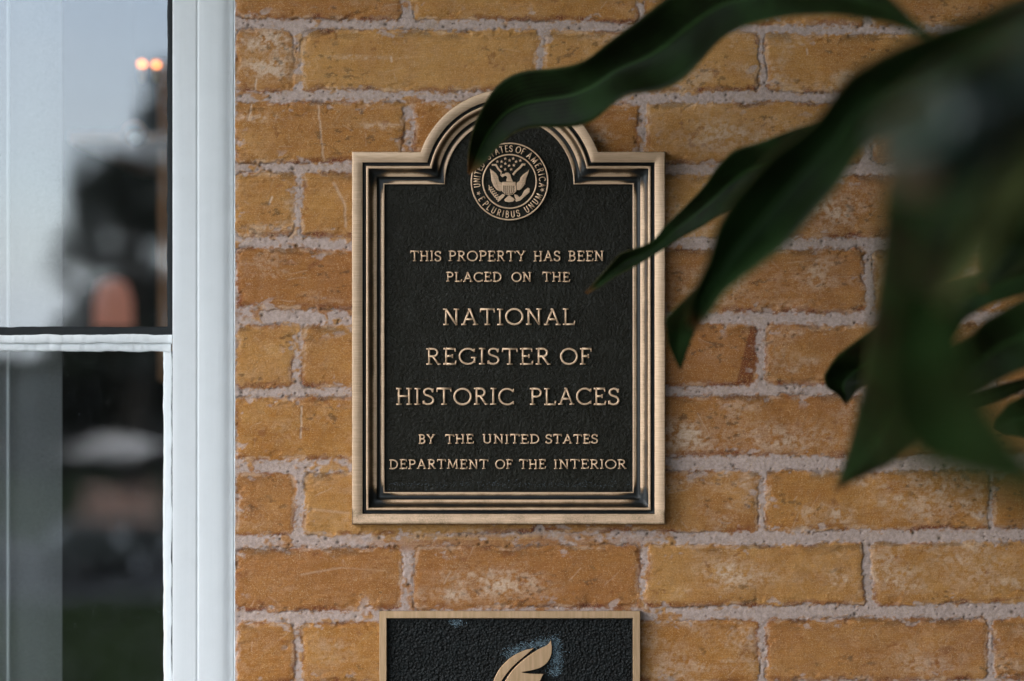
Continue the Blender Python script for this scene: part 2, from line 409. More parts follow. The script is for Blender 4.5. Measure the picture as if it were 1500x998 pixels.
def wall_fields(px, py):
    ux = px + 5.5 * (fbm(px / 70, py / 70, 3, 3) - .5) * 2; uy = py + 4.0 * (fbm(px / 95, py / 60, 5, 3) - .5) * 2
    jag = 4.6 * (fbm(px / 13, py / 13, 11, 3, .5) - .5) + 5.0 * (fbm(px / 5, py / 4, 14, 2, .6) - .5) + 3.0 * (fbm(px / 34, py / 34, 13, 2) - .5)
    ux = ux + 0; t = np.clip((px - 343) / 1157, -1.5, 2)
    sd = np.full(px.shape, -50.0); bid = np.zeros(px.shape); topd = np.full(px.shape, 99.); botd = np.full(px.shape, 99.)
    for k in range(-17, 29):
        a, b, c, d = course(k); top = a + (b - a) * t; bot = c + (d - c) * t
        m = (uy > top - 12) & (uy < bot + 12)
        if not m.any(): continue
        dt = uy - top; db = bot - uy; dy = np.minimum(dt, db)
        dx = np.full(px.shape, 999.0); cell = np.zeros(px.shape)
        for i, (hc, hw) in enumerate(heads(k % 2)):
            dx = np.minimum(dx, np.abs(ux - hc) - hw / 2); cell += (ux > hc)
        inz = (py > WIN_T) & (py < WIN_B)
        dx = np.where(inz, np.minimum(dx, np.where(px > 0, ux - 347.5, -840 - ux)), dx)
        r = 3 + 7 * _hash(cell, np.full(px.shape, k), 5)
        qx, qy = r - dx, r - dy
        s = -(np.hypot(np.maximum(qx, 0), np.maximum(qy, 0)) + np.minimum(np.maximum(qx, qy), 0) - r)
        up = s > sd
        sd = np.where(up, s, sd); bid = np.where(up, cell * 31 + k * 7 + 100, bid); topd = np.where(up, dt, topd); botd = np.where(up, db, botd)
    sdn = sd + jag
    sdn = sdn + 1.6; sd = sd + 1.6
    brick = sst(-2.0, 2.0, sdn)
    rnd = _hash(bid, bid * 0 + 3, 9); rnd2 = _hash(bid, bid * 0 + 8, 2)
    # brick face relief, mm
    rough = (fbm(px / 6, py / 5, 21, 3) - .5) * .45 + (fbm_aniso(px / 40, py / 5, 25, 3) - .5) * .45 + (fbm(px / 60, py / 40, 29, 3) - .5) * 2.2
    edge = sst(0, 9, sdn)
    hb = -.5 + .5 * edge + rough + (rnd2 - .5) * 1.2
    chips = sst(.66, .74, fbm(px / 26, py / 16, 41, 4)); hb -= chips * .9 * (1 - sst(0, 30, sd))
    hm = -.75 + (fbm(px / 7, py / 7, 51, 3, .6) - .5) * .7 + (fbm(px / 50, py / 30, 55, 2) - .5) * 1.0
    crack = np.exp(-((sdn + 1.0) / 1.1) ** 2) * sst(.52, .66, fbm(px / 45, py / 45, 61, 3))
    h = hm * (1 - brick) + hb * brick - crack * .9
    # masks
    mort = 1 - brick; bo = rnd * 977.0
    amt = .15 + 1.5 * _hash(bid, bid * 0 + 6, 15) ** 2
    wash = sst(.56, .62, fbm(px / 42, py / 26, 71, 4)) * sst(.40, .62, fbm(px / 14, py / 12, 72, 3))
    wzone = np.exp(-(((px - 730) / 190) ** 4 + ((py - 795) / 13) ** 4)); wash = np.clip(wash * (px < 1000) + wzone * sst(.30, .52, fbm(px / 13, py / 9, 75, 4)), 0, 1)
    fleck = sst(.58, .66, fbm(px / 7, py / 5, 78, 3, .6)) * sst(-7, -1, sdn) * .85
    mort = mort * (1 - .93 * wash) * (1 - fleck)
    mort = np.clip(mort + .8 * brick * sst(.70, .76, fbm(px / 22, py / 14, 77, 4)) * (1 - sst(4, 26, sd)), 0, 1)
    tone = np.clip(.12 + .75 * rnd + .9 * (fbm(px / 90, py / 45, 81, 4) - .5) + .45 * (fbm_aniso(px / 70, py / 7, 85, 3) - .5) + .6 * (fbm(px / 14, py / 11, 87, 3) - .5), 0, 1)
    pale = np.zeros(px.shape)
    pn = (.35 + .65 * sst(.28, .66, fbm_aniso(px / 30 + bo, py / 16, 91, 4))) * sst(.24, .70, fbm(px / 6, py / 5, 93, 4, .65)) * 1.25
    for (cx, cy, rx, ry, a) in PALE:
        e = ((px - cx) / rx) ** 2 + ((py - cy) / ry) ** 2
        pale = np.maximum(pale, a * np.exp(-e * 1.1) * pn * 1.9)
    pale = np.maximum(pale, ((.42 * amt) * sst(.46, .68, fbm(px / 75 + bo, py / 32, 95, 4)) + .06) * pn)
    # thin pale rim where the wash has worn off the arrises
    pale = np.maximum(pale, .55 * np.exp(-((sdn - 3) / 2.2) ** 2) * sst(.45, .62, fbm(px / 16, py / 16, 97, 3)))
    scr = np.zeros(px.shape)
    for (x0, y0, x1, y1, wd, a) in SCR:
        vx, vy = x1 - x0, y1 - y0; L = vx * vx + vy * vy
        q = np.clip(((px - x0) * vx + (py - y0) * vy) / L, 0, 1)
        dd = np.hypot(px - x0 - q * vx + 1.6 * (vnoise(px / 9, py / 9, 5) - .5), py - y0 - q * vy)
        scr = np.maximum(scr, a * np.exp(-(dd / wd) ** 2))
    for i in range(330):
        x0, y0 = rng.uniform(350, 1500), rng.uniform(0, 998); an = rng.normal(0, .9); L = rng.uniform(5, 32)
        b = (np.abs(px - x0) < 45) & (np.abs(py - y0) < 45)
        if not b.any(): continue
        vx, vy = math.cos(an) * L, math.sin(an) * L
        q = np.clip(((px[b] - x0) * vx + (py[b] - y0) * vy) / (L * L), 0, 1)
        dd = np.hypot(px[b] - x0 - q * vx, py[b] - y0 - q * vy + 3 * (vnoise(px[b] / 12, py[b] / 12, i) - .5))
        scr[b] = np.maximum(scr[b], rng.uniform(.2, .55) * np.exp(-(dd / rng.uniform(.7, 1.1)) ** 2))
    scr = scr * brick; pale = np.clip(np.maximum(pale, scr), 0, 1); h = h - scr * .35
    nearb = 1 - sst(1, 9, botd + jag * 1.2); corner = 1 - sst(0, 7, sdn)
    red = (.7 * nearb * sst(.46, .60, fbm(px / 40, py / 18, 101, 3)) + .7 * corner * sst(.52, .66, fbm(px / 30, py / 30, 103, 3))) * sst(-3, 0, sdn)
    red = np.clip(red + .5 * sst(.76, .82, fbm(px / 22, py / 15, 105, 4)), 0, 1)
    sp = ((px - 1093) / 15 + (py - 520) / 60) ; red = np.maximum(red, sst(1.0, .7, np.abs((px - 1100 + (py - 520) * .25) / 13)) * ((py > 478) & (py < 562)) * (px > 1070) * (px < 1116) * .9)
    soot_shade = (1 - sst(0, 16, topd + jag)) * sst(.5, .66, fbm(px / 34, py / 12, 111, 4)) * sst(-3, 0, sdn) * .5
    soot_shade = np.maximum(soot_shade, crack * .55)  # shadow in the crack lines painted in on top of their depth
    soot_shade = np.maximum(soot_shade, .55 * sst(.66, .76, fbm(px / 10, py / 6, 115, 3)) * sst(.5, .62, fbm(px / 120, py / 60, 117, 3)) * brick)
    # grit holes in the mortar
    cx, cy = np.floor(px / 8.0), np.floor(py / 8.0)
    for ox in (-1, 0, 1):
        for oy in (-1, 0, 1):
            jx, jy = cx + ox, cy + oy
            on = _hash(jx, jy, 131) > .80
            d_ = np.hypot(px - (jx + _hash(jx, jy, 133)) * 8, py - (jy + _hash(jx, jy, 137)) * 8)
            rr = .8 + 1.9 * _hash(jx, jy, 139) ** 3
            hole = on * np.exp(-(d_ / rr) ** 2) * (1 - brick)
            soot_shade = np.maximum(soot_shade, hole * .95); h = h - hole * 1.4  # holes darkened in colour as well as sunk
    return h, dict(mortar=mort, tone=tone, pale=pale, red=red, soot_shade=np.clip(soot_shade, 0, 1), hue=np.clip(_hash(bid, bid * 0 + 4, 33) ** 1.5 + .9 * (fbm(px / 55 + bo, py / 30, 121, 3) - .5), 0, 1))

def px_of(x): return x / U + 750
def py_of(z): return 499 - z / U
def wall_patch(x0, x1, z0, z1, st):
    nx = max(2, int((x1 - x0) / st) + 1); nz = max(2, int((z1 - z0) / st) + 1)
    X, Z = np.meshgrid(np.linspace(x0, x1, nx), np.linspace(z0, z1, nz))
    h, at = wall_fields(px_of(X), py_of(Z))
    co = np.stack([X, -h / 1000.0, Z], -1).reshape(-1, 3)
    i = np.arange(nx * nz).reshape(nz, nx)
    f = np.stack([i[:-1, :-1], i[:-1, 1:], i[1:, 1:], i[1:, :-1]], -1).reshape(-1, 4)
    return co, f, {k: v.reshape(-1) for k, v in at.items()}
def X_(p): return (p - 750) * U
def Z_(p): return (499 - p) * U
fx0, fx1, fz0, fz1 = X_(WIN_R), X_(1560), Z_(1045), Z_(-45)
WL, WRt, WT, WB = -2.3, 1.9, 1.9, DZ - .05
ST = .006
parts = [wall_patch(fx0, fx1, fz0, fz1, .0009),
         wall_patch(fx1, WRt, fz0, fz1, ST), wall_patch(fx0, WRt, fz1, WT, ST), wall_patch(fx0, WRt, WB, fz0, ST),
         wall_patch(X_(WIN_L), fx0, Z_(WIN_T), WT, ST), wall_patch(X_(WIN_L), fx0, WB, Z_(WIN_B), ST),
         wall_patch(WL, X_(WIN_L), WB, WT, ST)]
co = np.concatenate([p[0] for p in parts]); off = np.cumsum([0] + [len(p[0]) for p in parts[:-1]])
fa = np.concatenate([p[1] + o for p, o in zip(parts, off)])
me = bpy.data.meshes.new('brick_wall')
me.vertices.add(len(co)); me.vertices.foreach_set('co', co.astype(np.float32).ravel())
me.loops.add(fa.size); me.loops.foreach_set('vertex_index', fa.astype(np.int32).ravel())
me.polygons.add(len(fa)); me.polygons.foreach_set('loop_start', np.arange(0, fa.size, 4, dtype=np.int32))
me.polygons.foreach_set('use_smooth', np.ones(len(fa), bool))
me.update(calc_edges=True)
for k in parts[0][2]:
    at = me.attributes.new(k, 'FLOAT', 'POINT'); at.data.foreach_set('value', np.concatenate([p[2][k] for p in parts]).astype(np.float32))
me.materials.append(M['brick'])
wall = bpy.data.objects.new('brick_wall', me); COL.objects.link(wall)
tag(wall, 'weathered ochre brick wall with pinkish grey mortar beside the white window', 'wall')
# the body of the wall behind its face, with the window opening left free
g = MB(); yb0, yb1 = .012, .25
g.box(fx0 + .012, WRt, yb0, yb1, WB, WT); g.box(WL, X_(WIN_L) - .012, yb0, yb1, WB, WT)
g.box(X_(WIN_L) - .012, fx0 + .012, yb0, yb1, Z_(WIN_T) + .012, WT); g.box(X_(WIN_L) - .012, fx0 + .012, yb0, yb1, WB, Z_(WIN_B) - .012)
g.build('wall_core', simple('brick_core', (.3, .16, .07), .9), wall)

# ------------------------------------------------------------------ sash window
win = tag(empty('sash_window', (X_(-243), 0, Z_(1900))), 'old white sash window with black edged upper pane beside the bricks', 'window')
# right hand casing: flat board, quirk, rounded brick mould, all one profile pushed up the wall
prof = [(253.6, .048), (253.6, .0078), (254.1, .0075), (255, .0074), (268, .0074), (286, .0074), (288, .0074), (289, .0078), (290.5, .0078), (291.5, .0073), (293, .0072), (306, .00715), (318, .0072), (325, .0074), (331, .0081), (336, .0096), (341, .0125), (344.8, .0175), (345, .06)]
def casing(profile, mirror=False):
    g = MB(); zs = np.linspace(Z_(1900), Z_(-880), 240)
    vs = []
    for z in zs:
        for i, (p, y) in enumerate(profile):
            x = W(p, 0, D + y)[0]
            if mirror: x = 2 * X_(-243) - x
            wob = .00012 * (vnoise(np.array([z * 9.0]), np.array([i * .7]), 3)[0] - .5)
            vs.append((x + wob, y - .002 + wob, z))
    m = len(profile); fs = [(j * m + i, j * m + i + 1, (j + 1) * m + i + 1, (j + 1) * m + i) for j in range(len(zs) - 1) for i in range(m - 1)]
    g.add(vs, fs); return g
casing(prof).build('casing', M['white'], win, smooth=True)
casing(prof, True).build('casing', M['white'], win, smooth=True)
g = MB(); g.box(X_(-830), X_(344), -.004, .06, Z_(-800), Z_(-880)); g.build('head_casing', M['white'], win, bevel=.004)
g = MB(); g.box(X_(-870), X_(384), -.05, .08, Z_(1900), Z_(1860)); g.build('sill', M['white'], win, bevel=.005)
# lumpy caulk between casing and brick
g = MB(); zs = np.linspace(Z_(1060), Z_(-60), 420)
cn = fbm(zs * 60, zs * 0, 7, 3); cn2 = fbm(zs * 190, zs * 0 + 3, 9, 2)
vs = []
for z, a, b in zip(zs, cn, cn2):
    e = 345.2 + 2.6 * (a - .45) + 1.4 * (b - .5)
    for (p, y) in ((340, .022), (342, .0035 + .002 * b), (e, .0025 + .002 * a), (e + .8, .006)):
        vs.append((X_(p), y, z))
g.add(vs, [(j * 4 + i, j * 4 + i + 1, j * 4 + i + 5, j * 4 + i + 4) for j in range(len(zs) - 1) for i in range(3)])
g.build('caulk', M['white_old'], win, smooth=True)
# upper sash (black, set deeper), lower sash (white)
def pb(g, x0, x1, y0, y1, t, bq):            # box from pixels at depth t (front) to bq (back)
    a = W(x0, y1, D + t); b = W(x1, y0, D + t)
    g.box(a[0], b[0], t, bq, a[2], b[2])
def rough_strip(g, x0, x1, y0, y1, t, bq, amp, seed, vertical):
    """a hand-painted strip whose two long edges wander"""
    nseg = max(30, int((y1 - y0 if vertical else x1 - x0) / 2.2)); vs = []
    for i in range(nseg + 1):
        q = i / nseg
        A = np.array([q * nseg / 9.0]); e0 = amp * (fbm(A * .8, A * 0 + seed, seed, 4, .5)[0] - .5) * 1.7; e1 = amp * (fbm(A * .8, A * 0 + seed + 5, seed + 3, 4, .5)[0] - .5) * 1.7
        if vertical: py = y0 + (y1 - y0) * q; pr = [(x0 + e0, py), (x1 + e1, py)]
        else: px = x0 + (x1 - x0) * q; pr = [(px, y0 + e0), (px, y1 + e1)]
        ln = .0009 * amp / 2 * (fbm(A * 2.2, A * 0, seed + 9, 3, .7)[0] - .5)
        for (p, dy) in ((pr[0], bq), (pr[0], t + ln + .0008), (tuple(.8 * a + .2 * b for a, b in zip(*pr)), t + ln), (tuple(.2 * a + .8 * b for a, b in zip(*pr)), t + ln), (pr[1], t + ln + .0008), (pr[1], bq)):
            vs.append(W(p[0], p[1], D + dy))
    g.add(vs, [(i * 6 + k, i * 6 + k + 1, i * 6 + k + 7, i * 6 + k + 6) for i in range(nseg) for k in range(5)])
us = empty('upper_sash', (0, 0, 0), win); us.matrix_parent_inverse = win.matrix_basis.inverted()
ls = empty('lower_sash', (0, 0, 0), win); ls.matrix_parent_inverse = win.matrix_basis.inverted()
LX = -730
g = MB(); rough_strip(g, 245, 256, -860, 496, .024, .046, 1.3, 3, True); rough_strip(g, LX, LX + 12, -860, 494, .024, .046, 1.3, 5, True); g.build('stile', M['black_paint'], us, smooth=True)
g = MB(); rough_strip(g, LX, 252, 479, 495, .0225, .046, 1.6, 7, False); rough_strip(g, LX, 252, -870, -800, .0225, .046, 1.2, 8, False); g.build('rail', M['black_paint'], us, smooth=True)
g = MB(); rough_strip(g, LX, 252, 490.5, 503, .0155, .046, 2.0, 12, False); rough_strip(g, LX, 250, 500, 514.5, .018, .046, 2.6, 17, False); rough_strip(g, LX, 252, 1800, 1870, .018, .046, 1, 18, False); g.build('meeting_rail', M['white_old'], ls, smooth=True)
g = MB(); rough_strip(g, 239.5, 251.5, 497, 1880, .019, .046, 1.6, 22, True); rough_strip(g, LX, LX + 16, 500, 1880, .019, .046, 1.6, 23, True); g.build('stile', M['white_old'], ls, smooth=True)
g = MB(); rough_strip(g, 250.8, 253.6, 515, 1880, .026, .046, .8, 25, True); g.build('paint_crack', M['black_paint'], ls)
g = MB(); pb(g, LX + 2, 250, -850, 488, .033, .036); g.build('pane', M['glass'], us)
g = MB(); pb(g, LX + 2, 246, 505, 1850, .0365, .0395); g.build('pane', M['glass'], ls)

# ------------------------------------------------------------------ the dim room behind the glass
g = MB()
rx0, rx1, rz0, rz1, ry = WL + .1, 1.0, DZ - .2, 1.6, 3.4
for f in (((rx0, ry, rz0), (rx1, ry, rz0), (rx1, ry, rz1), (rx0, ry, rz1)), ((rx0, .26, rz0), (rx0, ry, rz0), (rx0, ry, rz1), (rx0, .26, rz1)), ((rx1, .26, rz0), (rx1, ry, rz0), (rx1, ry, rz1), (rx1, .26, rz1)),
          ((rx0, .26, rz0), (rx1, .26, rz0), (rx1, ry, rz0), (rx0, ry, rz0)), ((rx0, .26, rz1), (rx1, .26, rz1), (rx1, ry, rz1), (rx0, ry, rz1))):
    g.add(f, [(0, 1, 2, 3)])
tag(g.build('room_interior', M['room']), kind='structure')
# sheer curtain
def curtain():
    g = MB(); nx, nz = 120, 30; vs = []
    a = W(-640, 1850, D + .10); b = W(91, -840, D + .10)
    for j in range(nz):
        for i in range(nx):
            q = i / (nx - 1); x = a[0] + (b[0] - a[0]) * q
            y = .10 + .010 * math.sin(q * 44) * (1 - .75 * max(0, (q - .8) / .2))
            vs.append((x, y, a[2] + (b[2] - a[2]) * j / (nz - 1)))
    g.add(vs, [(j * nx + i, j * nx + i + 1, (j + 1) * nx + i + 1, (j + 1) * nx + i) for j in range(nz - 1) for i in range(nx - 1)])
    c = g.build('curtain', M['cloth'], None, smooth=True)
    h = MB()
    for (p0, p1) in ((10.5, 14.5),):
        p = W(p0, 1850, D + .096); q = W(p1, -840, D + .096); h.box(p[0], q[0], .094, .0965, p[2], q[2])
    h.build('hem', simple('curtain_hem', (.8, .82, .8), .9, var=.02), c)
    return tag(c, 'sheer white curtain hanging behind the window glass', 'curtain')
curtain()
d = 1.75
g = MB(); a = W(228, 560, d); b = W(420, 85, d); g.box(a[0], b[0], d - D, d - D + .3, a[2], b[2]); a = W(110, 217, d); b = W(420, 196, d); g.box(a[0], b[0], d - D - .03, d - D + .3, a[2], b[2])
tag(g.build('wooden_cabinet', M['wood'], bevel=.006), 'brown wooden cabinet with a ledge seen dimly through the upper pane', 'cabinet')
lamp = tag(empty('table_lamp', W(166, 560, 3.2)), 'pink glowing table lamp seen through the bottom of the upper pane', 'lamp')
c = W(166, 0, 3.2); k = U * 3.2 / D
g = MB(); g.lathe((c[0], 3.2 - D, 0), [(28 * k, Z_(480) * 3.2 / D), (27 * k, Z_(440) * 3.2 / D), (20 * k, Z_(416) * 3.2 / D), (8 * k, Z_(409) * 3.2 / D)], 28); g.build('lamp_shade', M['shade_lit'], lamp, smooth=True)
g = MB(); g.lathe((c[0], 3.2 - D, 0), [(16 * k, Z_(640) * 3.2 / D), (6 * k, Z_(620) * 3.2 / D), (9 * k, Z_(560) * 3.2 / D), (3 * k, Z_(481) * 3.2 / D)], 20); g.build('lamp_base', M['bark'], lamp, smooth=True)
for (p, q, lb) in ((208, 94, 'small round amber light, left of two glowing behind the upper pane'), (229, 95, 'small round amber light, right of two glowing behind the upper pane')):
    l = tag(empty('wall_light', W(p, q, 1.62)), lb, 'light', 'amber lights inside the room')
    g = MB(); cc = W(p, q, 1.62); g.lathe(cc, [(.001, -.006), (.005, -.004), (.0065, 0), (.005, .004), (.001, .006)], 14); g.build('bulb', M['bulb'], l, smooth=True)
    g = MB(); g.lathe((cc[0], cc[1], cc[2]), [(.003, -.02), (.005, -.006)], 12); g.build('holder', M['brass'], l)
pull = tag(empty('blind_pull', W(196, 197, D + .22)), 'small brown pull ring with a white bead on a cord behind the upper pane', 'pull ring')
g = MB(); cc = W(196, 196, D + .22); g.tube([(cc[0] + .0125 * math.cos(t), cc[1], cc[2] + .0125 * math.sin(t)) for t in np.linspace(0, 6.283, 40)], .0034, 8); g.build('ring', simple('brown_ring', (.26, .11, .045), .5), pull, smooth=True)
g = MB(); g.lathe(W(199, 203, D + .215), [(.001, -.0075), (.006, -.005), (.0082, 0), (.006, .005), (.001, .0075)], 16); g.build('bead', M['shell'], pull, smooth=True)
g = MB(); g.tube([W(196, 176, D + .22), W(195, 60, D + .22), W(195, -840, D + .22)], .0008, 6); g.build('cord', M['bark'], pull)

# ------------------------------------------------------------------ register plaque
CX, CY, RA = 746.0, 268.5, 138.0
def ring(dd):
    l, r, t, b = 515.5 + dd, 974.5 - dd, 222.5 + dd, 768.5 - dd
    ra = RA - .92 * dd; hw = math.sqrt(max(1, ra * ra - (CY - t) ** 2)) if CY > t else math.sqrt(max(1, ra * ra - (t - CY) ** 2))
    a0 = math.atan2(-(t - CY), hw)
    pts = []; cd = []
    def seg(p, q, n):
        L = math.hypot(q[0] - p[0], q[1] - p[1])
        for i in range(n):
            s = i / n; pts.append((p[0] + (q[0] - p[0]) * s, p[1] + (q[1] - p[1]) * s)); cd.append(min(s, 1 - s) * L)
    seg((l, b), (l, t), 70); seg((l, t), (CX - hw, t), 16)
    n = 72
    for i in range(n):
        an = PI - a0 - (PI - 2 * a0) * i / n
        pts.append((CX + ra * math.cos(an), CY - ra * math.sin(an))); cd.append(min(i, n - i) / n * PI * ra)
    seg((CX + hw, t), (r, t), 16); seg((r, t), (r, b), 70); seg((r, b), (l, b), 60)
    return pts, cd
PROFILE = [(1.2, -3, .5), (0, .5, .5), (0, 12.6, .45), (.5, 13.2, .30), (1.6, 13.3, .10), (4, 13.3, 0), (15.3, 13.3, 0), (15.9, 12.8, .9), (16.6, 10.2, 1.2), (19.3, 9.8, 1.2), (20.3, 11, .8), (21.2, 12.1, .12), (22.8, 12.5, .0), (24.3, 12.0, .1), (25.6, 10.6, .42), (28.3, 8.7, .64), (31.0, 7.5, .36), (33.8, 6.9, .08),
           (36.3, 6.8, .02), (36.9, 6.3, .9), (37.6, 4.9, 1.3), (40.2, 4.3, .9), (43.0, 4.2, .3), (45.2, 4.6, .02), (47.2, 4.7, 0), (47.9, 4.3, .7), (48.6, 2.4, 1.3), (49.5, 2.3, 1.3)]
plaque = tag(empty('bronze_plaque', WH(745, 768, 0)), 'large arched dark bronze plaque of the National Register on the brick wall', 'plaque')
g = MB(); nr = None
for (dd, h, pa) in PROFILE:
    pts, cd = ring(dd); nr = len(pts)
    extra = []
    for (p, c_) in zip(pts, cd):
        e = pa
        if 25 < dd < 46: e += .75 * math.exp(-(c_ / 15) ** 2)           # grime caught in the mitres
        if p[1] > 745 and 0 < dd < 15.9: e += .22
        if p[1] > 715 and dd > 20: e += .16
        extra.append(e)
    g.v += [WH(p[0], p[1], h) for p in pts]; g.a += extra
m = len(PROFILE)
g.f = [(i * nr + j, i * nr + (j + 1) % nr, (i + 1) * nr + (j + 1) % nr, (i + 1) * nr + j) for i in range(m - 1) for j in range(nr)]
fr = g.build('moulded_frame', M['bronze'], plaque, smooth=True, attr='patina_shade')
g = MB(); pts, _ = ring(48.9); g.add([WH(p[0], p[1], 2.5) for p in pts] + [WH(p[0], p[1], -2) for p in pts], [tuple(range(nr))])
g.build('field_panel', M['field'], plaque)

# ---- raised lettering: strokes swept with a crowned section
def arc(cx, cy, rx, ry, a0, a1, n=14):
    return [(cx + rx * math.cos(R(a0 + (a1 - a0) * i / n)), cy + ry * math.sin(R(a0 + (a1 - a0) * i / n))) for i in range(n + 1)]
def smooth(p, n=5):
    o = []
    for i in range(len(p) - 1):
        p0, p1, p2, p3 = p[max(i - 1, 0)], p[i], p[i + 1], p[min(i + 2, len(p) - 1)]
        for k in range(n):
            t = k / n
            o.append(tuple(.5 * (2 * b + (c - a) * t + (2 * a - 5 * b + 4 * c - d) * t * t + (3 * b - a - 3 * c + d) * t ** 3) for a, b, c, d in zip(p0, p1, p2, p3)))
    return o + [p[-1]]
SS = smooth([(.50, .80), (.44, .94), (.29, 1.0), (.13, .94), (.06, .78), (.12, .62), (.29, .53), (.46, .43), (.53, .26), (.46, .07), (.28, 0), (.11, .05), (.04, .20)])
V = lambda x: [(x, 0), (x, 1)]
GL = {  # width, strokes, serifs
 'I': (.30, [V(.15)], [[(.02, 0), (.28, 0)], [(.02, 1), (.28, 1)]]),
 'H': (.80, [V(.14), V(.66), [(.14, .52), (.66, .52)]], [[(x - .12, y), (x + .12, y)] for x in (.14, .66) for y in (0, 1)]),
 'N': (.82, [V(.15), V(.68), [(.15, 1), (.68, 0)]], [[(.03, 0), (.27, 0)], [(.02, 1), (.17, 1)], [(.56, 1), (.80, 1)]]),
 'A': (.82, [[(.41, 1), (.10, 0)], [(.41, 1), (.72, 0)], [(.205, .34), (.615, .34)]], [[(.0, 0), (.22, 0)], [(.60, 0), (.82, 0)], [(.34, 1), (.43, 1)]]),
 'T': (.74, [V(.37), [(.03, 1), (.71, 1)]], [[(.03, 1), (.01, .82)], [(.71, 1), (.73, .82)], [(.25, 0), (.49, 0)]]),
 'E': (.64, [V(.14), [(.14, 1), (.56, 1)], [(.14, .52), (.44, .52)], [(.14, 0), (.59, 0)]], [[(.56, 1), (.58, .83)], [(.44, .62), (.44, .42)], [(.59, 0), (.62, .19)], [(.02, 0), (.14, 0)], [(.02, 1), (.14, 1)]]),
 'F': (.62, [V(.14), [(.14, 1), (.57, 1)], [(.14, .52), (.44, .52)]], [[(.57, 1), (.59, .83)], [(.44, .62), (.44, .42)], [(.02, 0), (.27, 0)], [(.02, 1), (.14, 1)]]),
 'L': (.62, [V(.14), [(.14, 0), (.57, 0)]], [[(.57, 0), (.60, .20)], [(.02, 0), (.14, 0)], [(.02, 1), (.27, 1)]]),
 'P': (.62, [V(.14), [(.14, 1), (.34, 1)] + arc(.34, .745, .24, .255, 90, -90)[1:] + [(.14, .49)]], [[(.02, 0), (.27, 0)], [(.02, 1), (.14, 1)]]),
 'R': (.70, [V(.14), [(.14, 1), (.33, 1)] + arc(.33, .755, .22, .245, 90, -90)[1:] + [(.14, .51)], [(.32, .51), (.60, 0)]], [[(.02, 0), (.27, 0)], [(.02, 1), (.14, 1)], [(.57, 0), (.70, 0)]]),
 'B': (.66, [V(.14), [(.14, 1), (.33, 1)] + arc(.33, .765, .2, .235, 90, -90)[1:] + [(.14, .53)], [(.33, .53)] + arc(.34, .265, .24, .265, 90, -90) + [(.14, 0)]], [[(.02, 0), (.14, 0)], [(.02, 1), (.14, 1)]]),
 'D': (.78, [V(.14), [(.14, 1), (.30, 1)] + arc(.30, .5, .41, .5, 90, -90, 20)[1:] + [(.14, 0)]], [[(.02, 0), (.14, 0)], [(.02, 1), (.14, 1)]]),
 'O': (.90, [arc(.45, .5, .42, .5, 90, 450, 32)], []),
 'C': (.78, [arc(.44, .5, .41, .5, 42, 318, 24)], [[(.74, .84), (.75, .98)], [(.74, .17), (.75, .04)]]),
 'G': (.84, [arc(.44, .5, .41, .5, 42, 322, 24), [(.76, .42), (.76, .10)]], [[(.74, .84), (.75, .98)], [(.60, .42), (.84, .42)]]),
 'S': (.58, [SS], [[(.50, .80), (.52, .97)], [(.04, .20), (.02, .03)]]),
 'U': (.80, [[(.15, 1), (.15, .30)] + arc(.40, .30, .25, .30, 180, 360)[1:] + [(.65, 1)]], [[(.03, 1), (.27, 1)], [(.53, 1), (.77, 1)]]),
 'M': (1.0, [[(.12, 0), (.19, 1)], [(.19, 1), (.50, .08)], [(.50, .08), (.81, 1)], [(.81, 1), (.88, 0)]], [[(0, 0), (.24, 0)], [(.76, 0), (1.0, 0)], [(.08, 1), (.2, 1)], [(.8, 1), (.92, 1)]]),
 'Y': (.76, [[(.09, 1), (.38, .48)], [(.67, 1), (.38, .48)], [(.38, .48), (.38, 0)]], [[(0, 1), (.21, 1)], [(.55, 1), (.76, 1)], [(.26, 0), (.50, 0)]]),
}
def stroke(g, pts, wd, h0, h1, closed=False):
    """pts in photo px; crowned ribbon from height h0 up to h1 (mm)"""
    P = [np.array(p, float) for p in pts]
    n = len(P); prof = [(-.66, 0, 1), (-.58, .75, .6), (-.43, .97, .0), (0, 1.03, 0), (.43, .97, .0), (.58, .75, .6), (.66, 0, 1)]  # stroke sides darkened: side shading painted in along with the patina
    vs = []; at = []
    if not closed:
        t0 = P[1] - P[0]; t0 /= np.linalg.norm(t0); P[0] = P[0] - t0 * wd * .32
        t1 = P[-1] - P[-2]; t1 /= np.linalg.norm(t1); P[-1] = P[-1] + t1 * wd * .32
    hj = random.uniform(-.07, .07)
    for i in range(n):
        a = P[(i - 1) % n] if (closed or i) else P[0]; b = P[(i + 1) % n] if (closed or i < n - 1) else P[-1]
        t = b - a; t /= np.linalg.norm(t) + 1e-9; nn = np.array((-t[1], t[0]))
        if 0 < i < n - 1 or closed:
            e = P[i] - a; e /= np.linalg.norm(e) + 1e-9; f = 1 / max(.6, abs(np.dot(np.array((-e[1], e[0])), nn)))
        else: f = 1
        for (o, hh, pa) in prof:
            q = P[i] + nn * o * wd * f
            vs.append(WH(q[0], q[1], h0 + (h1 - h0 + hj) * hh)); at.append(pa)
    m = len(prof); fs = [(i * m + k, i * m + k + 1, ((i + 1) % n) * m + k + 1, ((i + 1) % n) * m + k) for i in range(n if closed else n - 1) for k in range(m - 1)]
    if not closed: fs += [tuple(range(m)), tuple((n - 1) * m + k for k in range(m))]
    g.add(vs, fs, at)
def glyph(g, ch, f, wd, h0, h1, serif=True):
    w_, st, se = GL[ch]
    for s in st:
        cl = ch == 'O'
        pts = [f(*p) for p in (s[:-1] if cl else s)]
        stroke(g, pts, wd * random.uniform(.94, 1.06), h0, h1, cl)
    if serif:
        for s in se: stroke(g, [f(*p) for p in s], wd * .74, h0, h1)
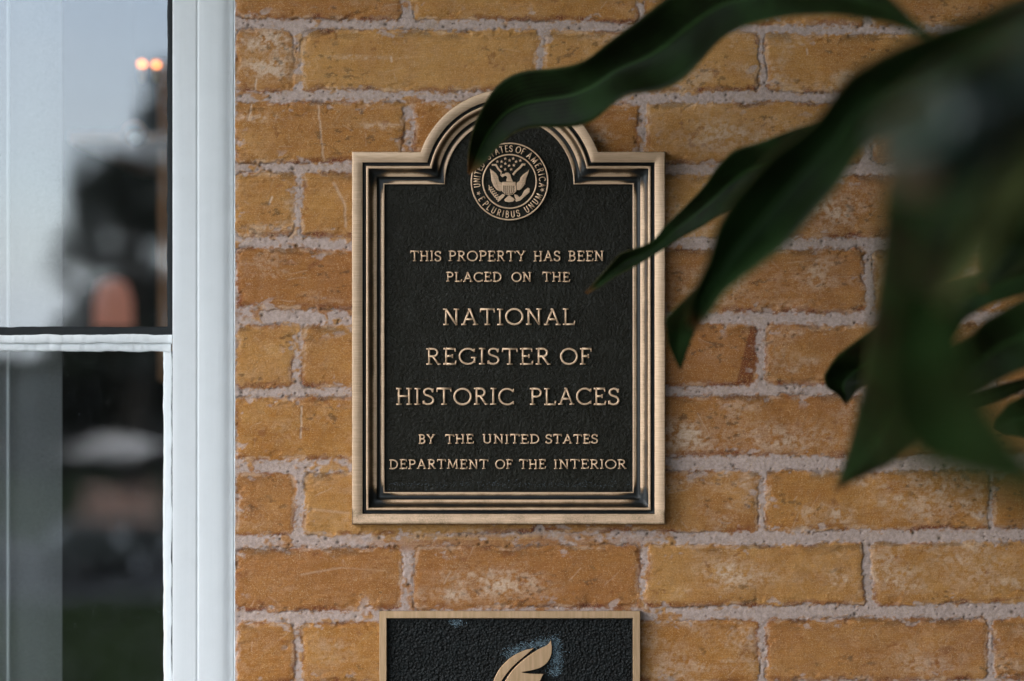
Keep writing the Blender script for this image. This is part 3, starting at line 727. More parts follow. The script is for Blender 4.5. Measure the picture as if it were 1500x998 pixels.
def word(text, x0, x1, ytop, ybot, wd, parent, serif=True):
    g = MB(); gap = .13; tot = sum(GL[c][0] for c in text) + gap * (len(text) - 1); sx = (x1 - x0) / tot; x = x0; H = ybot - ytop
    for c in text:
        jy = random.uniform(-.3, .3); tilt = random.uniform(-.012, .012)
        glyph(g, c, lambda u, v, x=x: (x + u * sx + tilt * v * H, ybot + jy - v * H), wd, 2.3, 4.3, serif)
        x += (GL[c][0] + gap) * sx
    return g.build('word', M['bronze'], parent, smooth=True, attr='patina_shade')
LINES = [((367.8, 382.8), 2.0, [('THIS', 601.5, 646.5), ('PROPERTY', 657.5, 770), ('HAS', 782, 821), ('BEEN', 833, 884.5)]),
         ((398.8, 412.8), 2.0, [('PLACED', 654, 735), ('ON', 750, 778.5), ('THE', 795, 835)]),
         ((452.5, 476), 2.75, [('NATIONAL', 649, 842.5)]),
         ((510.5, 534), 2.75, [('REGISTER', 624.5, 806), ('OF', 821, 867)]),
         ((569, 593), 2.75, [('HISTORIC', 580.5, 753), ('PLACES', 776.5, 907.5)]),
         ((636.5, 650), 2.0, [('BY', 613.5, 637), ('THE', 652.5, 694), ('UNITED', 707, 790.5), ('STATES', 799.5, 876)]),
         ((673.2, 687), 1.9, [('DEPARTMENT', 570.5, 715), ('OF', 726, 751), ('THE', 761, 799.5), ('INTERIOR', 811.5, 917.5)])]
for (yt, yb), wd, ws in LINES:
    ln = empty('inscription_line', WH(ws[0][1], yb, 2.5), plaque); ln.matrix_parent_inverse = plaque.matrix_basis.inverted()
    ln['label'] = 'raised bronze line reading ' + ' '.join(q[0] for q in ws)
    for (t, a, b) in ws: word(t, a, b, yt + .6, yb - .6, wd, ln)

# ---- the seal
SX, SY = 746.6, 266.0
seal = empty('seal', WH(SX, SY, 2.5), plaque); seal.matrix_parent_inverse = plaque.matrix_basis.inverted()
def circ(r, n=72): return [(SX + r * math.cos(2 * PI * i / n), SY - r * math.sin(2 * PI * i / n)) for i in range(n)]
g = MB(); nn = 72
g.add([WH(*p, 2.3) for p in circ(57.2, nn)] + [WH(*p, 4.0) for p in circ(56.4, nn)], [(i, (i + 1) % nn, nn + (i + 1) % nn, nn + i) for i in range(nn)] + [tuple(range(nn, 2 * nn))])
g.build('medallion', M['field'], seal)
g = MB(); stroke(g, circ(56, 90), 2.0, 3.8, 5.2, True); g.build('outer_ring', M['bronze'], seal, True, 'patina_shade')
g = MB(); stroke(g, circ(39.2, 80), 2.1, 3.8, 5.2, True); g.build('inner_ring', M['bronze'], seal, True, 'patina_shade')
def ring_text(text, a0, a1, top, g):
    """letters round the ring; a0,a1 = degrees of the first and last letter's middle"""
    ws = [GL[c][0] for c in text]; cen = []; x = 0
    for i, q in enumerate(ws): cen.append(x + q / 2); x += q + .2
    H = 9.0; rb = 43.6 if top else 52.6
    for c, q, wv in zip(text, cen, ws):
        an = R(a0 + (a1 - a0) * (q - cen[0]) / max(1e-6, cen[-1] - cen[0]) if len(text) > 1 else a0)
        ux, uy = (math.sin(an), math.cos(an)) if top else (-math.sin(an), -math.cos(an))
        def f(u, v, an=an, wv=wv):
            s = (u - wv / 2) * H * .86; r = rb + v * H if top else rb - v * H
            tx, ty = (math.sin(an), math.cos(an)) if top else (-math.sin(an), -math.cos(an))
            return (SX + r * math.cos(an) + s * tx, SY - r * math.sin(an) + s * ty)
        glyph(g, c, f, 1.35, 3.8, 5.0, False)
g = MB()
for t, a, b in (('UNITED', 187, 149), ('STATES', 131, 87.5), ('OF', 74.5, 65.5), ('AMERICA', 52.5, -6.5)): ring_text(t, a, b, True, g)
for t, a, b in (('E', 212, 212), ('PLURIBUS', 223, 285), ('UNUM', 301.5, 333)): ring_text(t, a, b, False, g)
g.build('motto', M['bronze'], seal, True, 'patina_shade')
def cp(x, y): return (670 + x / 6.656, 190 + y / 6.656)
def relief(g, poly, h0, h1, dome=.72):
    pts = [cp(*p) for p in poly]; n = len(pts); c = np.mean(pts, 0)
    ins = [tuple(c + (np.array(p) - c) * .90) for p in pts]; ins2 = [tuple(c + (np.array(p) - c) * .55) for p in pts]
    v = [WH(*p, h0) for p in pts] + [WH(*p, h0 + (h1 - h0) * dome) for p in pts] + [WH(*p, h0 + (h1 - h0) * .95) for p in ins] + [WH(*p, h1) for p in ins2]
    f = [(k * n + i, k * n + (i + 1) % n, (k + 1) * n + (i + 1) % n, (k + 1) * n + i) for k in range(3) for i in range(n)] + [tuple(range(3 * n, 4 * n))]
    g.add(v, f, [1] * n + [.5] * n + [.0] * n + [0] * n)
def star(g, x, y, r, rot=0, h0=3.9, h1=4.9):
    poly = [(x + (r if k % 2 == 0 else r * .42) * math.sin(k * PI / 5 + rot), y - (r if k % 2 == 0 else r * .42) * math.cos(k * PI / 5 + rot)) for k in range(10)]
    pts = [cp(*p) for p in poly]; c = cp(x, y)
    v = [WH(*p, h0) for p in pts] + [WH(*p, h0 + (h1 - h0) * .7) for p in pts] + [WH(*c, h1)]
    g.add(v, [(i, (i + 1) % 10, 10 + (i + 1) % 10, 10 + i) for i in range(10)] + [(10 + i, 10 + (i + 1) % 10, 20) for i in range(10)], [1] * 10 + [.3] * 10 + [0])
g = MB()
relief(g, [(315, 378), (326, 440), (332, 500), (352, 552), (385, 592), (415, 604), (437, 600), (440, 520), (415, 515), (405, 492), (398, 458), (380, 428), (350, 402)], 3.9, 5.2)
relief(g, [(704, 376), (690, 402), (640, 436), (614, 470), (605, 500), (578, 520), (576, 590), (606, 594), (640, 566), (664, 520), (674, 470), (692, 430)], 3.9, 5.2)
relief(g, [(430, 462), (427, 444), (440, 430), (456, 432), (472, 419), (498, 418), (518, 436), (530, 475), (545, 512), (478, 508), (490, 480), (482, 460), (464, 446), (446, 448)], 3.9, 5.6)
relief(g, [(455, 684), (478, 660), (505, 640), (540, 660), (562, 682), (545, 702), (502, 710), (466, 702)], 3.9, 5.0)
relief(g, [(412, 650), (440, 626), (468, 636), (448, 664), (414, 694), (398, 672)], 3.9, 5.0)
relief(g, [(552, 632), (585, 636), (606, 660), (582, 694), (560, 664)], 3.9, 5.0)
for k in range(6):   # feather ridges
    q = k / 5
    stroke(g, [cp(338 + 30 * q, 430 + 14 * k), cp(380 + 12 * q, 470 + 22 * k), cp(352 + 70 * q, 545 + 11 * k)], .55, 4.9, 5.45)
    stroke(g, [cp(682 - 30 * q, 430 + 14 * k), cp(634 - 12 * q, 470 + 22 * k), cp(662 - 64 * q, 535 + 11 * k)], .55, 4.9, 5.45)
g.build('eagle', M['bronze'], seal, False, 'patina_shade')
g = MB(); relief(g, [(436, 510), (572, 510), (572, 546), (436, 546)], 3.9, 5.8)
for k in range(7): stroke(g, [cp(446 + k * 19.3, 548), cp(446 + k * 19.3, 604 + 26 * (1 - abs(k - 3) / 3.2))], 1.75, 3.9, 5.7)
stroke(g, [cp(438, 548), cp(438, 600), cp(465, 626), cp(505, 640), cp(545, 626), cp(570, 600), cp(570, 548)], .9, 3.9, 5.7)
g.build('shield', M['bronze'], seal, False, 'patina_shade')
g = MB(); stroke(g, [cp(308, 545), cp(326, 606), cp(366, 658), cp(412, 692)], 1.2, 3.9, 4.9)
for k in range(7):
    q = k / 6; x, y = 312 + 88 * q, 566 + 112 * q
    stroke(g, [cp(x, y), cp(x + 24, y - 4)], 1.6, 3.9, 4.9); stroke(g, [cp(x, y), cp(x - 2, y + 22)], 1.6, 3.9, 4.9)
g.build('olive_branch', M['bronze'], seal, False, 'patina_shade')
g = MB(); relief(g, [(572, 706), (560, 688), (628, 642), (650, 596), (688, 564), (708, 574), (706, 610), (664, 650), (612, 694)], 3.9, 4.9); g.build('arrows', M['bronze'], seal, False, 'patina_shade')
g = MB(); stroke(g, [cp(340, 344), cp(376, 344), cp(400, 384), cp(428, 412)], 2.6, 3.9, 4.8); stroke(g, [cp(428, 412), cp(424, 446), cp(444, 462)], 1.2, 3.9, 4.8)
stroke(g, [cp(546, 436), cp(572, 404), cp(610, 372), cp(636, 340), cp(656, 342)], 3.0, 3.9, 4.8); g.build('scroll', M['bronze'], seal, False, 'patina_shade')
for (x, y) in ((390, 312), (432, 312), (467, 283), (510, 300), (545, 282), (573, 313), (614, 302), (468, 332), (427, 360), (505, 352), (551, 348), (467, 387), (525, 388)):
    g = MB(); star(g, x, y, 19); g.build('star', M['bronze'], seal, False, 'patina_shade')
for (x, y, rt) in ((208, 622, .3), (830, 588, -.3)):
    g = MB(); star(g, x, y, 25, rt); g.build('star', M['bronze'], seal, False, 'patina_shade')

# ------------------------------------------------------------------ lower plaque with the leaf
pl2 = tag(empty('leaf_plaque', WH(747, 1400, 0)), 'small rectangular black plaque with a raised bronze leaf under the arched plaque', 'plaque')
def rect(dd): return [(555.5 + dd, 1420 - dd), (555.5 + dd, 895 + dd), (938 - dd, 895 + dd), (938 - dd, 1420 - dd)]
P2 = [(0, -2, .8), (0, 9.6, .8), (.7, 10, .1), (10.2, 10, 0), (10.8, 9.6, .6), (11.4, 7.2, 1), (12.4, 7.0, 1)]
g = MB()
for (dd, h, pa) in P2: g.v += [WH(*p, h) for p in rect(dd)]; g.a += [pa] * 4
g.f = [(i * 4 + j, i * 4 + (j + 1) % 4, (i + 1) * 4 + (j + 1) % 4, (i + 1) * 4 + j) for i in range(len(P2) - 1) for j in range(4)]
g.build('border', M['bronze2'], pl2, False, 'patina_shade')
g = MB(); g.add([WH(*p, 7.1) for p in rect(11.5)], [(0, 1, 2, 3)]); g.build('field_panel', M['field2'], pl2)
def lp(x, y): return (500 + x / 3, 740 + y / 3)
def plate(g, poly, h0, h1, tf=lp):
    pts = [tf(*p) for p in poly]; n = len(pts)
    c = np.mean(pts, 0)
    nrm = []
    for i in range(n):
        t = np.array(pts[(i + 1) % n]) - np.array(pts[i - 1]); t /= np.linalg.norm(t); nrm.append(np.array((-t[1], t[0])))
    ar = sum(pts[i][0] * pts[(i + 1) % n][1] - pts[(i + 1) % n][0] * pts[i][1] for i in range(n))
    sg = 1 if ar > 0 else -1
    ins = [tuple(np.array(p) + sg * q * .5) for p, q in zip(pts, nrm)]
    g.add([WH(*p, h0) for p in pts] + [WH(*p, h1 - .3) for p in pts] + [WH(*p, h1) for p in ins], [(k * n + i, k * n + (i + 1) % n, (k + 1) * n + (i + 1) % n, (k + 1) * n + i) for k in range(2) for i in range(n)] + [tuple(range(2 * n, 3 * n))], [1] * n + [.4] * n + [0] * n)
lf = empty('raised_leaf', WH(765, 990, 7), pl2); lf.matrix_parent_inverse = pl2.matrix_basis.inverted()
g = MB()   # main blade right of the rib, then the left strip of the blade
plate(g, smooth([(921, 592), (908, 613), (866, 634), (815, 668), (765, 712), (728, 760), (700, 815), (690, 870), (700, 940)], 4) + smooth([(760, 900), (810, 860), (850, 815), (872, 775), (888, 742)], 4) + smooth([(870, 742), (830, 741), (788, 735)], 3) + smooth([(830, 728), (872, 716), (905, 692), (922, 660), (926, 625)], 4), 6.9, 9.6)
g.build('blade', M['bronze2'], lf, False, 'patina_shade')
g = MB()
plate(g, smooth([(846, 629), (800, 640), (748, 668), (705, 708), (676, 755), (660, 810), (655, 870)], 4) + smooth([(684, 850), (696, 792), (721, 748), (759, 704), (803, 666)], 4), 6.9, 9.3)
g.build('blade', M['bronze2'], lf, False, 'patina_shade')
g = MB(); stroke(g, [lp(*p) for p in smooth([(700, 940), (690, 1050), (660, 1180)], 5)], 4, 6.9, 9.2); g.build('stalk', M['bronze2'], lf, True, 'patina_shade')
# chalky bloom left round the leaf, as thin flecks of deposit
g = MB()
for i in range(2200):
    t = random.random()
    if random.random() < .5: bx, by = 720 + 200 * t, 668 - 70 * t ** .6
    else: bx, by = 935 + 12 * math.sin(t * 3), 590 + 165 * t - 10
    if random.random() < .12: bx, by = 505, 512
    x, y = lp(bx + random.gauss(0, 15), by + random.gauss(0, 11)); r = random.uniform(.25, .75)
    if not (568 < x < 926 and y > 908): continue
    g.add([WH(x + r * math.cos(q), y + r * math.sin(q) * .8, 7.35) for q in (0, 1.25, 2.5, 3.77, 5)], [(0, 1, 2, 3, 4)])
cb = g.build('chalk_bloom', simple('blue_grey_bloom', (.17, .24, .28), .9, var=.5, scale=300), pl2); cb['kind'] = 'stuff'

# pale dust lying along the foot of the big plaque's field
g = MB()
for i in range(420):
    x, y, q_ = random.uniform(570, 922), random.gauss(710, 3.0), random.uniform(.2, .7)
    if y > 718: continue
    g.add([WH(x + q_ * 1.5 * math.cos(q), y + q_ * .7 * math.sin(q), 2.75) for q in (0, 1.25, 2.5, 3.77, 5)], [(0, 1, 2, 3, 4)])
dl = g.build('dust_line', simple('settled_dust', (.085, .10, .11), .9, var=.5, scale=300), plaque); dl['kind'] = 'stuff'

# ------------------------------------------------------------------ plant
plant = tag(empty('potted_plant', (.56, -.95, DZ)), 'tall dark green plant with long drooping leaves in front of the bricks', 'plant')
def resample(p, n):
    p = np.array(p, float); s = np.r_[0, np.cumsum(np.linalg.norm(np.diff(p, axis=0), axis=1))]; s /= s[-1]
    q = np.linspace(0, 1, n); out = np.stack([np.interp(q, s, p[:, k]) for k in range(p.shape[1])], 1)
    for _ in range(2):
        o2 = out.copy(); o2[1:-1] = .25 * out[:-2] + .5 * out[1:-1] + .25 * out[2:]; out = o2
    return out
def leaf_from_grid(G, name='leaf', mat='leaf'):
    n, m = G.shape[:2]
    me = bpy.data.meshes.new(name)
    me.from_pydata(G.reshape(-1, 3).tolist(), [], [(i * m + k, i * m + k + 1, (i + 1) * m + k + 1, (i + 1) * m + k) for i in range(n - 1) for k in range(m - 1)])
    a = me.attributes.new('across', 'FLOAT', 'POINT'); a.data.foreach_set('value', np.tile(np.linspace(-1, 1, m), n).astype(np.float32))
    a = me.attributes.new('along', 'FLOAT', 'POINT'); a.data.foreach_set('value', np.repeat(np.linspace(0, 1, n), m).astype(np.float32))
    me.polygons.foreach_set('use_smooth', [True] * len(me.polygons)); me.materials.append(M[mat]); me.update()
    o = bpy.data.objects.new(name, me); COL.objects.link(o); o.parent = plant; o.matrix_parent_inverse = plant.matrix_basis.inverted()
    s = o.modifiers.new('thickness', 'SOLIDIFY'); s.thickness = .0007; s.offset = 0
    return o
def leaf(A, B, ds, fold=.012, wave=.004, curl=.0, mat='leaf', tilt=0.0, seed=1):
    """A, B: the two edges base->tip (photo px), ds: distances from the camera along the leaf"""
    n, m = 64, 13
    a, b = resample(A, n), resample(B, n); dd = np.interp(np.linspace(0, 1, n), np.linspace(0, 1, len(ds)), ds)
    G = np.zeros((n, m, 3)); ph = seed * 1.7
    for i in range(n):
        wdt = np.linalg.norm(a[i] - b[i]) * U * dd[i] / D
        for k in range(m):
            t = k / (m - 1); v = 2 * t - 1; p = a[i] * (1 - t) + b[i] * t
            d = dd[i] + fold * (1 - abs(v) ** 1.3) * min(1, wdt / .04) + curl * v * v + tilt * v * wdt + wave * math.sin(i * .21 + ph + 1.2 * v) * v * min(1, wdt / .03)
            G[i, k] = W(p[0], p[1], d)
    return leaf_from_grid(G, mat=mat)
def petiole(pts, r0, r1):
    g = MB(); p = resample(pts, 22); g.tube(p, list(np.linspace(r0, r1, 22)), 8); g.build('petiole', M['stem'], plant, smooth=True)
ROOT = (.56, -.95, -.70)
def stalk(px, py, d, hx=None):
    e = np.array(W(px, py, d)); r = np.array(ROOT) + np.array((random.uniform(-.07, .07), random.uniform(-.07, .07), 0))
    mid = np.array((min(max(e[0] + .1, .36), .45), .5 * (e[1] + r[1]), e[2] - .02)); petiole([r, r * .55 + mid * .45 + np.array((.06, 0, 0)), mid, (mid + e) / 2 + np.array((0, 0, .03)), e], .005, .003)
# leaf reaching over the arch of the plaque
leaf([(1378, 56), (1345, 35), (1312, 2), (1275, -26), (1150, -48), (1050, -38), (983, -10), (929, 34), (884, 67), (856, 92), (811, 101), (772, 102), (744, 110), (722, 129), (694, 180), (685, 224), (685, 254)],
     [(1378, 60), (1350, 54), (1305, 35), (1221, 22), (1154, 24), (1086, 39), (1053, 59), (1025, 93), (997, 121), (963, 135), (918, 137), (896, 154), (873, 177), (840, 188), (772, 186), (744, 199), (716, 231), (699, 252), (687, 256)], [.86, .98, 1.08, 1.14, 1.20], fold=.016, wave=.006, seed=1)
stalk(1378, 58, .86)
# thin twisted one
leaf([(1245, 140), (1199, 178), (1165, 188), (1109, 210), (1075, 219), (1053, 241), (1030, 275), (997, 309), (974, 331), (957, 354), (929, 365), (907, 370), (896, 386), (872, 413), (857, 429)],
     [(1260, 170), (1215, 210), (1150, 260), (1085, 296), (1053, 316), (1030, 332), (997, 349), (963, 371), (924, 394), (898, 407), (882, 419), (860, 431)], [1.0, 1.1, 1.14, 1.16], fold=.01, seed=2)
# broad one in the middle
leaf([(1520, -12), (1434, 22), (1378, 40), (1305, 73), (1244, 107), (1221, 140), (1193, 180), (1130, 225), (1075, 288), (1047, 335), (1040, 372), (1022, 412), (1004, 445), (1012, 478)],
     [(1530, 30), (1470, 90), (1400, 150), (1274, 205), (1260, 224), (1227, 275), (1193, 314), (1154, 359), (1109, 393), (1060, 430), (1040, 462), (1022, 484)], [.72, .80, .86, .90, .93], fold=.014, wave=.005, curl=-.012, seed=3, mat='leaf_lit')
stalk(1525, 8, .72)
leaf([(1046, 395), (1010, 430), (974, 467), (979, 505), (990, 530), (996, 542)], [(1062, 405), (1042, 440), (1024, 470), (1013, 497), (1004, 522), (998, 542)], [1.0, 1.06, 1.1, 1.12], fold=.008, seed=4)
# near glossy one, and the dark blade hanging down behind its end
leaf([(1545, 10), (1470, 52), (1390, 100), (1312, 155), (1284, 186), (1280, 205), (1284, 222)],
     [(1562, 130), (1500, 205), (1440, 262), (1380, 292), (1330, 290), (1300, 262), (1286, 230)], [.50, .49, .47, .47, .50], fold=-.02, wave=.016, curl=.014, tilt=.10, seed=5, mat='leaf_gloss')
leaf([(1470, 90), (1390, 150), (1320, 210), (1294, 270), (1290, 330), (1284, 410), (1272, 500), (1262, 570), (1246, 645), (1232, 692), (1221, 719)],
     [(1500, 160), (1465, 250), (1420, 330), (1398, 420), (1385, 500), (1372, 580), (1350, 640), (1310, 680), (1262, 700), (1236, 712), (1223, 719)], [.58, .60, .62, .72, .86, .95], fold=.02, wave=.006, curl=.012, tilt=-.25, seed=15)
stalk(1475, 110, .58)
stalk(1552, 70, .50)
leaf([(1320, 430), (1290, 540), (1290, 630), (1345, 690), (1440, 725), (1560, 750), (1640, 770)], [(1390, 430), (1425, 520), (1460, 590), (1510, 650), (1570, 710), (1610, 745), (1642, 774)], [.60, .48, .40, .36], fold=.012, seed=6)
leaf([(1540, 130), (1470, 215), (1430, 300), (1400, 375), (1376, 445)], [(1580, 175), (1515, 270), (1470, 345), (1430, 405), (1380, 452)], [.62, .58, .56, .56], fold=.01, mat='leaf_sunlit', seed=7)
# overlapping blades filling the right edge
leaf([(1560, 20), (1490, 70), (1430, 130), (1385, 200), (1372, 262), (1380, 300)], [(1590, 90), (1545, 160), (1500, 220), (1450, 262), (1410, 290), (1384, 304)], [.70, .74, .78, .80], fold=.014, wave=.005, seed=21)
leaf([(1560, 190), (1500, 236), (1462, 300), (1440, 372), (1436, 420)], [(1600, 250), (1560, 310), (1520, 370), (1480, 405), (1440, 428)], [.80, .84, .88, .90], fold=.014, seed=22)
leaf([(1570, 420), (1500, 436), (1440, 470), (1400, 520), (1376, 585)], [(1590, 500), (1540, 530), (1490, 545), (1440, 570), (1382, 590)], [.90, .95, .99, 1.02], fold=.014, seed=23)
stalk(1572, 50, .70); stalk(1580, 215, .80)
# the ones close to the wall on the right
leaf([(1345, 430), (1300, 465), (1265, 491), (1226, 520), (1206, 550), (1210, 568), (1228, 578), (1238, 593)], [(1370, 470), (1340, 520), (1300, 552), (1265, 564), (1254, 574), (1247, 584), (1240, 593)], [1.0, 1.08, 1.13, 1.14], fold=.012, seed=8)
leaf([(1545, 362), (1500, 379), (1450, 398), (1385, 420), (1345, 455), (1330, 520), (1335, 600)], [(1550, 420), (1500, 432), (1450, 446), (1412, 468), (1385, 510), (1362, 560), (1340, 602)], [.96, 1.02, 1.06, 1.08], fold=.015, seed=9)
leaf([(1550, 440), (1480, 462), (1436, 482), (1396, 510), (1366, 555), (1352, 612)], [(1560, 485), (1515, 502), (1474, 522), (1446, 556), (1405, 590), (1356, 614)], [.98, 1.04, 1.08, 1.1], fold=.015, seed=10)
leaf([(1550, 545), (1500, 554), (1460, 565), (1425, 578), (1402, 588)], [(1550, 562), (1505, 570), (1468, 586), (1432, 597), (1404, 590)], [1.06, 1.12, 1.14], fold=.008, seed=11)
leaf([(1570, 560), (1505, 576), (1478, 590), (1461, 612), (1458, 624)], [(1580, 650), (1530, 648), (1500, 640), (1472, 634), (1459, 626)], [1.0, 1.06, 1.08], fold=.012, seed=12)
petiole([W(1425, 170, .92), W(1462, 222, .92), W(1500, 284, .93), W(1560, 400, .94)], .0035, .0045)
for (px, py, d) in ((1560, 390, .96), (1560, 460, .98), (1558, 555, 1.06), (1580, 600, 1.0), (1262, 155, 1.0)): 
    if px > 1400: stalk(px, py, d)
# the rest of the plant, out of the photograph to the right
def free_leaf(base, yaw, L, wd, rise, droop, seed):
    n, m = 30, 9; G = np.zeros((n, m, 3)); dx, dy = math.cos(yaw), math.sin(yaw); pos = np.array(base, float); el = rise
    for i in range(n):
        u = i / (n - 1); step = L / (n - 1); pos = pos + step * np.array((dx * math.cos(el), dy * math.cos(el), math.sin(el))); el -= droop / n
        half = wd * .5 * (math.sin(PI * min(1, u ** .75)) ** .8 + .02); side = np.array((-dy, dx, 0)); up = np.cross(np.array((dx * math.cos(el), dy * math.cos(el), math.sin(el))), side) * -1
        for k in range(m):
            v = 2 * k / (m - 1) - 1
            G[i, k] = pos + side * half * v + up * (-.25 * half * abs(v) + .006 * math.sin(i * .5 + seed + v))
    leaf_from_grid(G)
for i in range(30):
    z = -.35 + .036 * i + random.uniform(-.05, .05); yaw = random.uniform(-.9 * PI, .12 * PI)
    b = np.array((.56 + .10 * math.cos(yaw), -.92 + .10 * math.sin(yaw), z))
    far = max(0, -math.cos(yaw))
    petiole([ROOT, (np.array(ROOT) * .4 + b * .6) + np.array((.03 * math.cos(yaw), .03 * math.sin(yaw), 0)), b], .005, .003)
    free_leaf(b, yaw, .34 - .16 * far + random.uniform(-.03, .03), random.uniform(.075, .10), R(random.uniform(20, 55)), R(random.uniform(90, 140)), i)
g = MB(); g.lathe((.56, -.95, DZ), [(.14, .0), (.15, .02), (.19, .78), (.215, .80), (.215, .86), (.19, .86), (.18, .80)], 40); g.build('pot', M['pot'], plant, smooth=True)
g = MB(); g.lathe((.56, -.95, DZ), [(.182, .80), (.181, .835), (.06, .85)], 32); g.build('soil', M['soil'], plant, smooth=True)

# ------------------------------------------------------------------ what stands across the lawn and shows in the panes
def cart(x, y, label):
    t = tag(empty('golf_cart', (x, y, GZ + .02)), label, 'golf cart', 'golf carts on the path'); z = GZ + .02
    g = MB(); n = 18; vs = []
    for j in range(8):
        for i in range(n):
            q = i / (n - 1) * 2 - 1; e = j / 7 * 2 - 1
            vs.append((x + .54 * q, y + .85 * e, z + 1.66 + .17 * (1 - q ** 2) * (1 - .4 * e ** 2)))
    vs += [(a, b, z + 1.64) for a, b, c_ in vs]
    N = 8 * n
    fs = [(j * n + i, j * n + i + 1, (j + 1) * n + i + 1, (j + 1) * n + i) for j in range(7) for i in range(n - 1)] + [(N + j * n + i, N + j * n + i + 1, N + (j + 1) * n + i + 1, N + (j + 1) * n + i) for j in range(7) for i in range(n - 1)]
    per = [i for i in range(n)] + [j * n + n - 1 for j in range(1, 8)] + [7 * n + i for i in range(n - 2, -1, -1)] + [j * n for j in range(6, 0, -1)]
    fs += [(per[k], per[(k + 1) % len(per)], N + per[(k + 1) % len(per)], N + per[k]) for k in range(len(per))]
    g.add(vs, fs); g.build('roof', M['cart_white'], t, smooth=False)
    for sx in (-1, 1):
        for sy in (-1, 1):
            g = MB(); g.tube([(x + .5 * sx, y + .62 * sy, z + .6), (x + .52 * sx, y + .72 * sy, z + 1.67)], .02, 8); g.build('post', M['cart_body'], t)
    g = MB(); g.box(x - .56, x + .56, y + .45, y + 1.05, z + .28, z + .78); g.box(x - .58, x + .58, y - 1.0, y + .5, z + .25, z + .42); g.box(x - .58, x + .58, y - 1.05, y - .3, z + .4, z + .62)
    g.build('body', M['cart_body'], t, bevel=.06)
    g = MB(); g.box(x - .52, x + .52, y - .45, y + .05, z + .63, z + .78); g.build('seat', M['cart_seat'], t, bevel=.04)
    g = MB(); g.box(x - .52, x + .52, y - .55, y - .44, z + .82, z + 1.08); g.build('backrest', M['cart_seat'], t, bevel=.03)
    g = MB(); g.tube([(x - .25 + .17 * math.cos(q), y + .32 + .06 * math.sin(q), z + .92 + .15 * math.sin(q)) for q in np.linspace(0, 6.283, 20)], .015, 6); g.build('steering_wheel', M['rubber'], t)
    for sx in (-1, 1):
        for yy in (.72, -.72):
            g = MB(); g.lathe((x + sx * .5, y + yy, z + .22), [(.13, -.09), (.22, -.08), (.22, .08), (.13, .09)], 24, 'x'); wh = g.build('tyre', M['rubber'], t, smooth=False)
            g = MB(); g.lathe((x + sx * .5, y + yy, z + .22), [(.135, -.095), (.05, -.11), (.05, .11), (.135, .095)], 20, 'x'); g.build('rim', M['alloy'], wh)
            if yy > 0:
                g = MB(); g.lathe((x + sx * .40, y + 1.06, z + .62), [(.001, -.09), (.06, -.05), (.06, .05), (.001, .09)], 14, 'x'); g.build('headlight', M['alloy'], t, smooth=True)
cart(-5.52, -18.2, 'white roofed golf cart with beige seats, right one reflected in the lower pane')
cart(-7.85, -18.0, 'white roofed golf cart cut by the left edge of the lower pane')

def leaf_cloud(cs, n, size, seed):
    r = np.random.default_rng(seed); vs = []; fs = []
    for (c, rad, k) in cs:
        for i in range(int(n * k)):
            v = r.normal(size=3); v /= np.linalg.norm(v); q = np.array(c) + v * np.array(rad) * r.uniform(.35, 1.05) ** .5
            a = r.normal(size=3); a /= np.linalg.norm(a); b = np.cross(a, r.normal(size=3)); b /= np.linalg.norm(b); s = size * r.uniform(.6, 1.4); o = len(vs)
            vs += [q - a * s, q + b * s * .45, q + a * s, q - b * s * .45]; fs.append((o, o + 1, o + 2, o + 3))
    return vs, fs
def tree(x, y, h, cr, label, seed, blobs=None):
    t = tag(empty('tree', (x, y, GZ)), label, 'tree', 'trees across the lawn'); r = np.random.default_rng(seed)
    g = MB(); g.tube([(x, y, GZ), (x + .1, y, GZ + h * .3), (x - .1, y, GZ + h * .6), (x, y, GZ + h * .92)], [.28, .2, .13, .03], 10)
    cs = []
    for i in range(24):
        z = GZ + h * r.uniform(.40, .95); an = r.uniform(0, 6.28); k = cr * r.uniform(.35, .95) * (1.2 - .75 * (z - GZ) / h)
        c = (x + k * math.cos(an), y + k * math.sin(an), z)
        g.tube([(x, y, z - .7 * k), (x + .5 * k * math.cos(an), y + .5 * k * math.sin(an), z - .25 * k), c], [.08, .05, .02], 6)
        rad = cr * r.uniform(.22, .44); cs.append((c, (rad, rad, rad * .7), 1))
    g.build('trunk', M['bark'], t, smooth=True)
    g = MB(); vs, fs = leaf_cloud(cs, 120, .15, seed); g.add(vs, fs); g.build('crown', M['tree_leaf'], t)
tree(-7.6, -27, 7.1, 2.1, 'loose leafed tree reflected in the middle of the upper pane', 3)
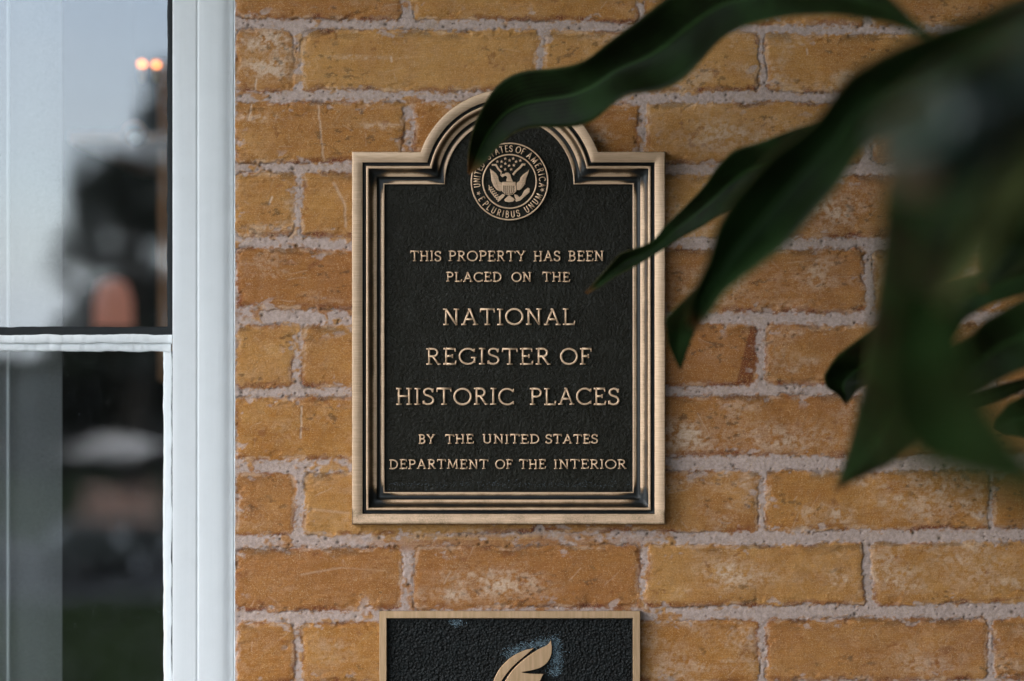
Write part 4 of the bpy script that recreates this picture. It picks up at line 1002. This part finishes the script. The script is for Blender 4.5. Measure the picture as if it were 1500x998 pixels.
tree(-6.55, -29, 9.4, 2.3, 'taller dark tree reflected at the right edge of the upper pane', 5)
tree(-2.5, -33, 11, 3.2, 'big tree standing across the lawn right of the others', 8)
tree(-21, -40, 8, 3, 'distant tree standing across the lawn left of the others', 9)
g = MB(); cs = []
r_ = np.random.default_rng(4)
for i in range(90): cs.append(((-30 + i * .62, -33 + r_.uniform(-.5, .5), GZ + 1.4 + r_.uniform(-.2, .25)), (.8, .9, 1.6), 1))
vs, fs = leaf_cloud(cs, 260, .16, 2); g.add(vs, fs)
g.box(-31, 27, -33.4, -32.6, GZ, GZ + 2.5)
tag(g.build('hedge', M['hedge']), 'long dark clipped hedge behind the golf carts across the lawn', 'hedge')

# ------------------------------------------------------------------ unseen evergreens in tubs, added right of the camera to block sky light
def added_shrub(x, y, h, rad, label, seed):
    t = tag(empty('added_evergreen', (x, y, DZ)), label, 'shrub', 'unseen evergreens in tubs added to block light')
    g = MB(); g.lathe((x, y, DZ), [(.22, 0), (.30, .42), (.33, .43), (.33, .48), (.29, .48), (.28, .42)], 36); g.build('tub', M['pot'], t, smooth=True)
    g = MB(); g.tube([(x, y, DZ + .40), (x + .01, y, DZ + 1.3), (x, y, DZ + h)], [.045, .035, .01], 8); cs = []
    for i in range(26):
        z = DZ + .72 + (h - .75) * i / 25; an = i * 2.4 + seed; k = rad * (1.0 - .5 * (i / 25) ** 2)
        c = (x + k * math.cos(an), y + k * math.sin(an), z); g.tube([(x, y, z - .15), c], [.014, .006], 6); cs.append((c, (rad, rad, .18), 1))
    g.build('trunk', M['bark'], t, smooth=True)
    g = MB(); vs, fs = leaf_cloud(cs, 900, .028, seed); g.add(vs, fs); g.build('crown', M['tree_leaf'], t)
added_shrub(.42, -2.15, 2.65, .26, 'unseen narrow tall evergreen in a terracotta tub added straight behind the camera to block light', 31)
added_shrub(1.02, -1.75, 2.7, .28, 'unseen tallest evergreen in a terracotta tub added beside the camera to block light', 32)
added_shrub(1.62, -1.25, 2.55, .27, 'unseen evergreen in a terracotta tub added nearest the brick wall to block light', 33)
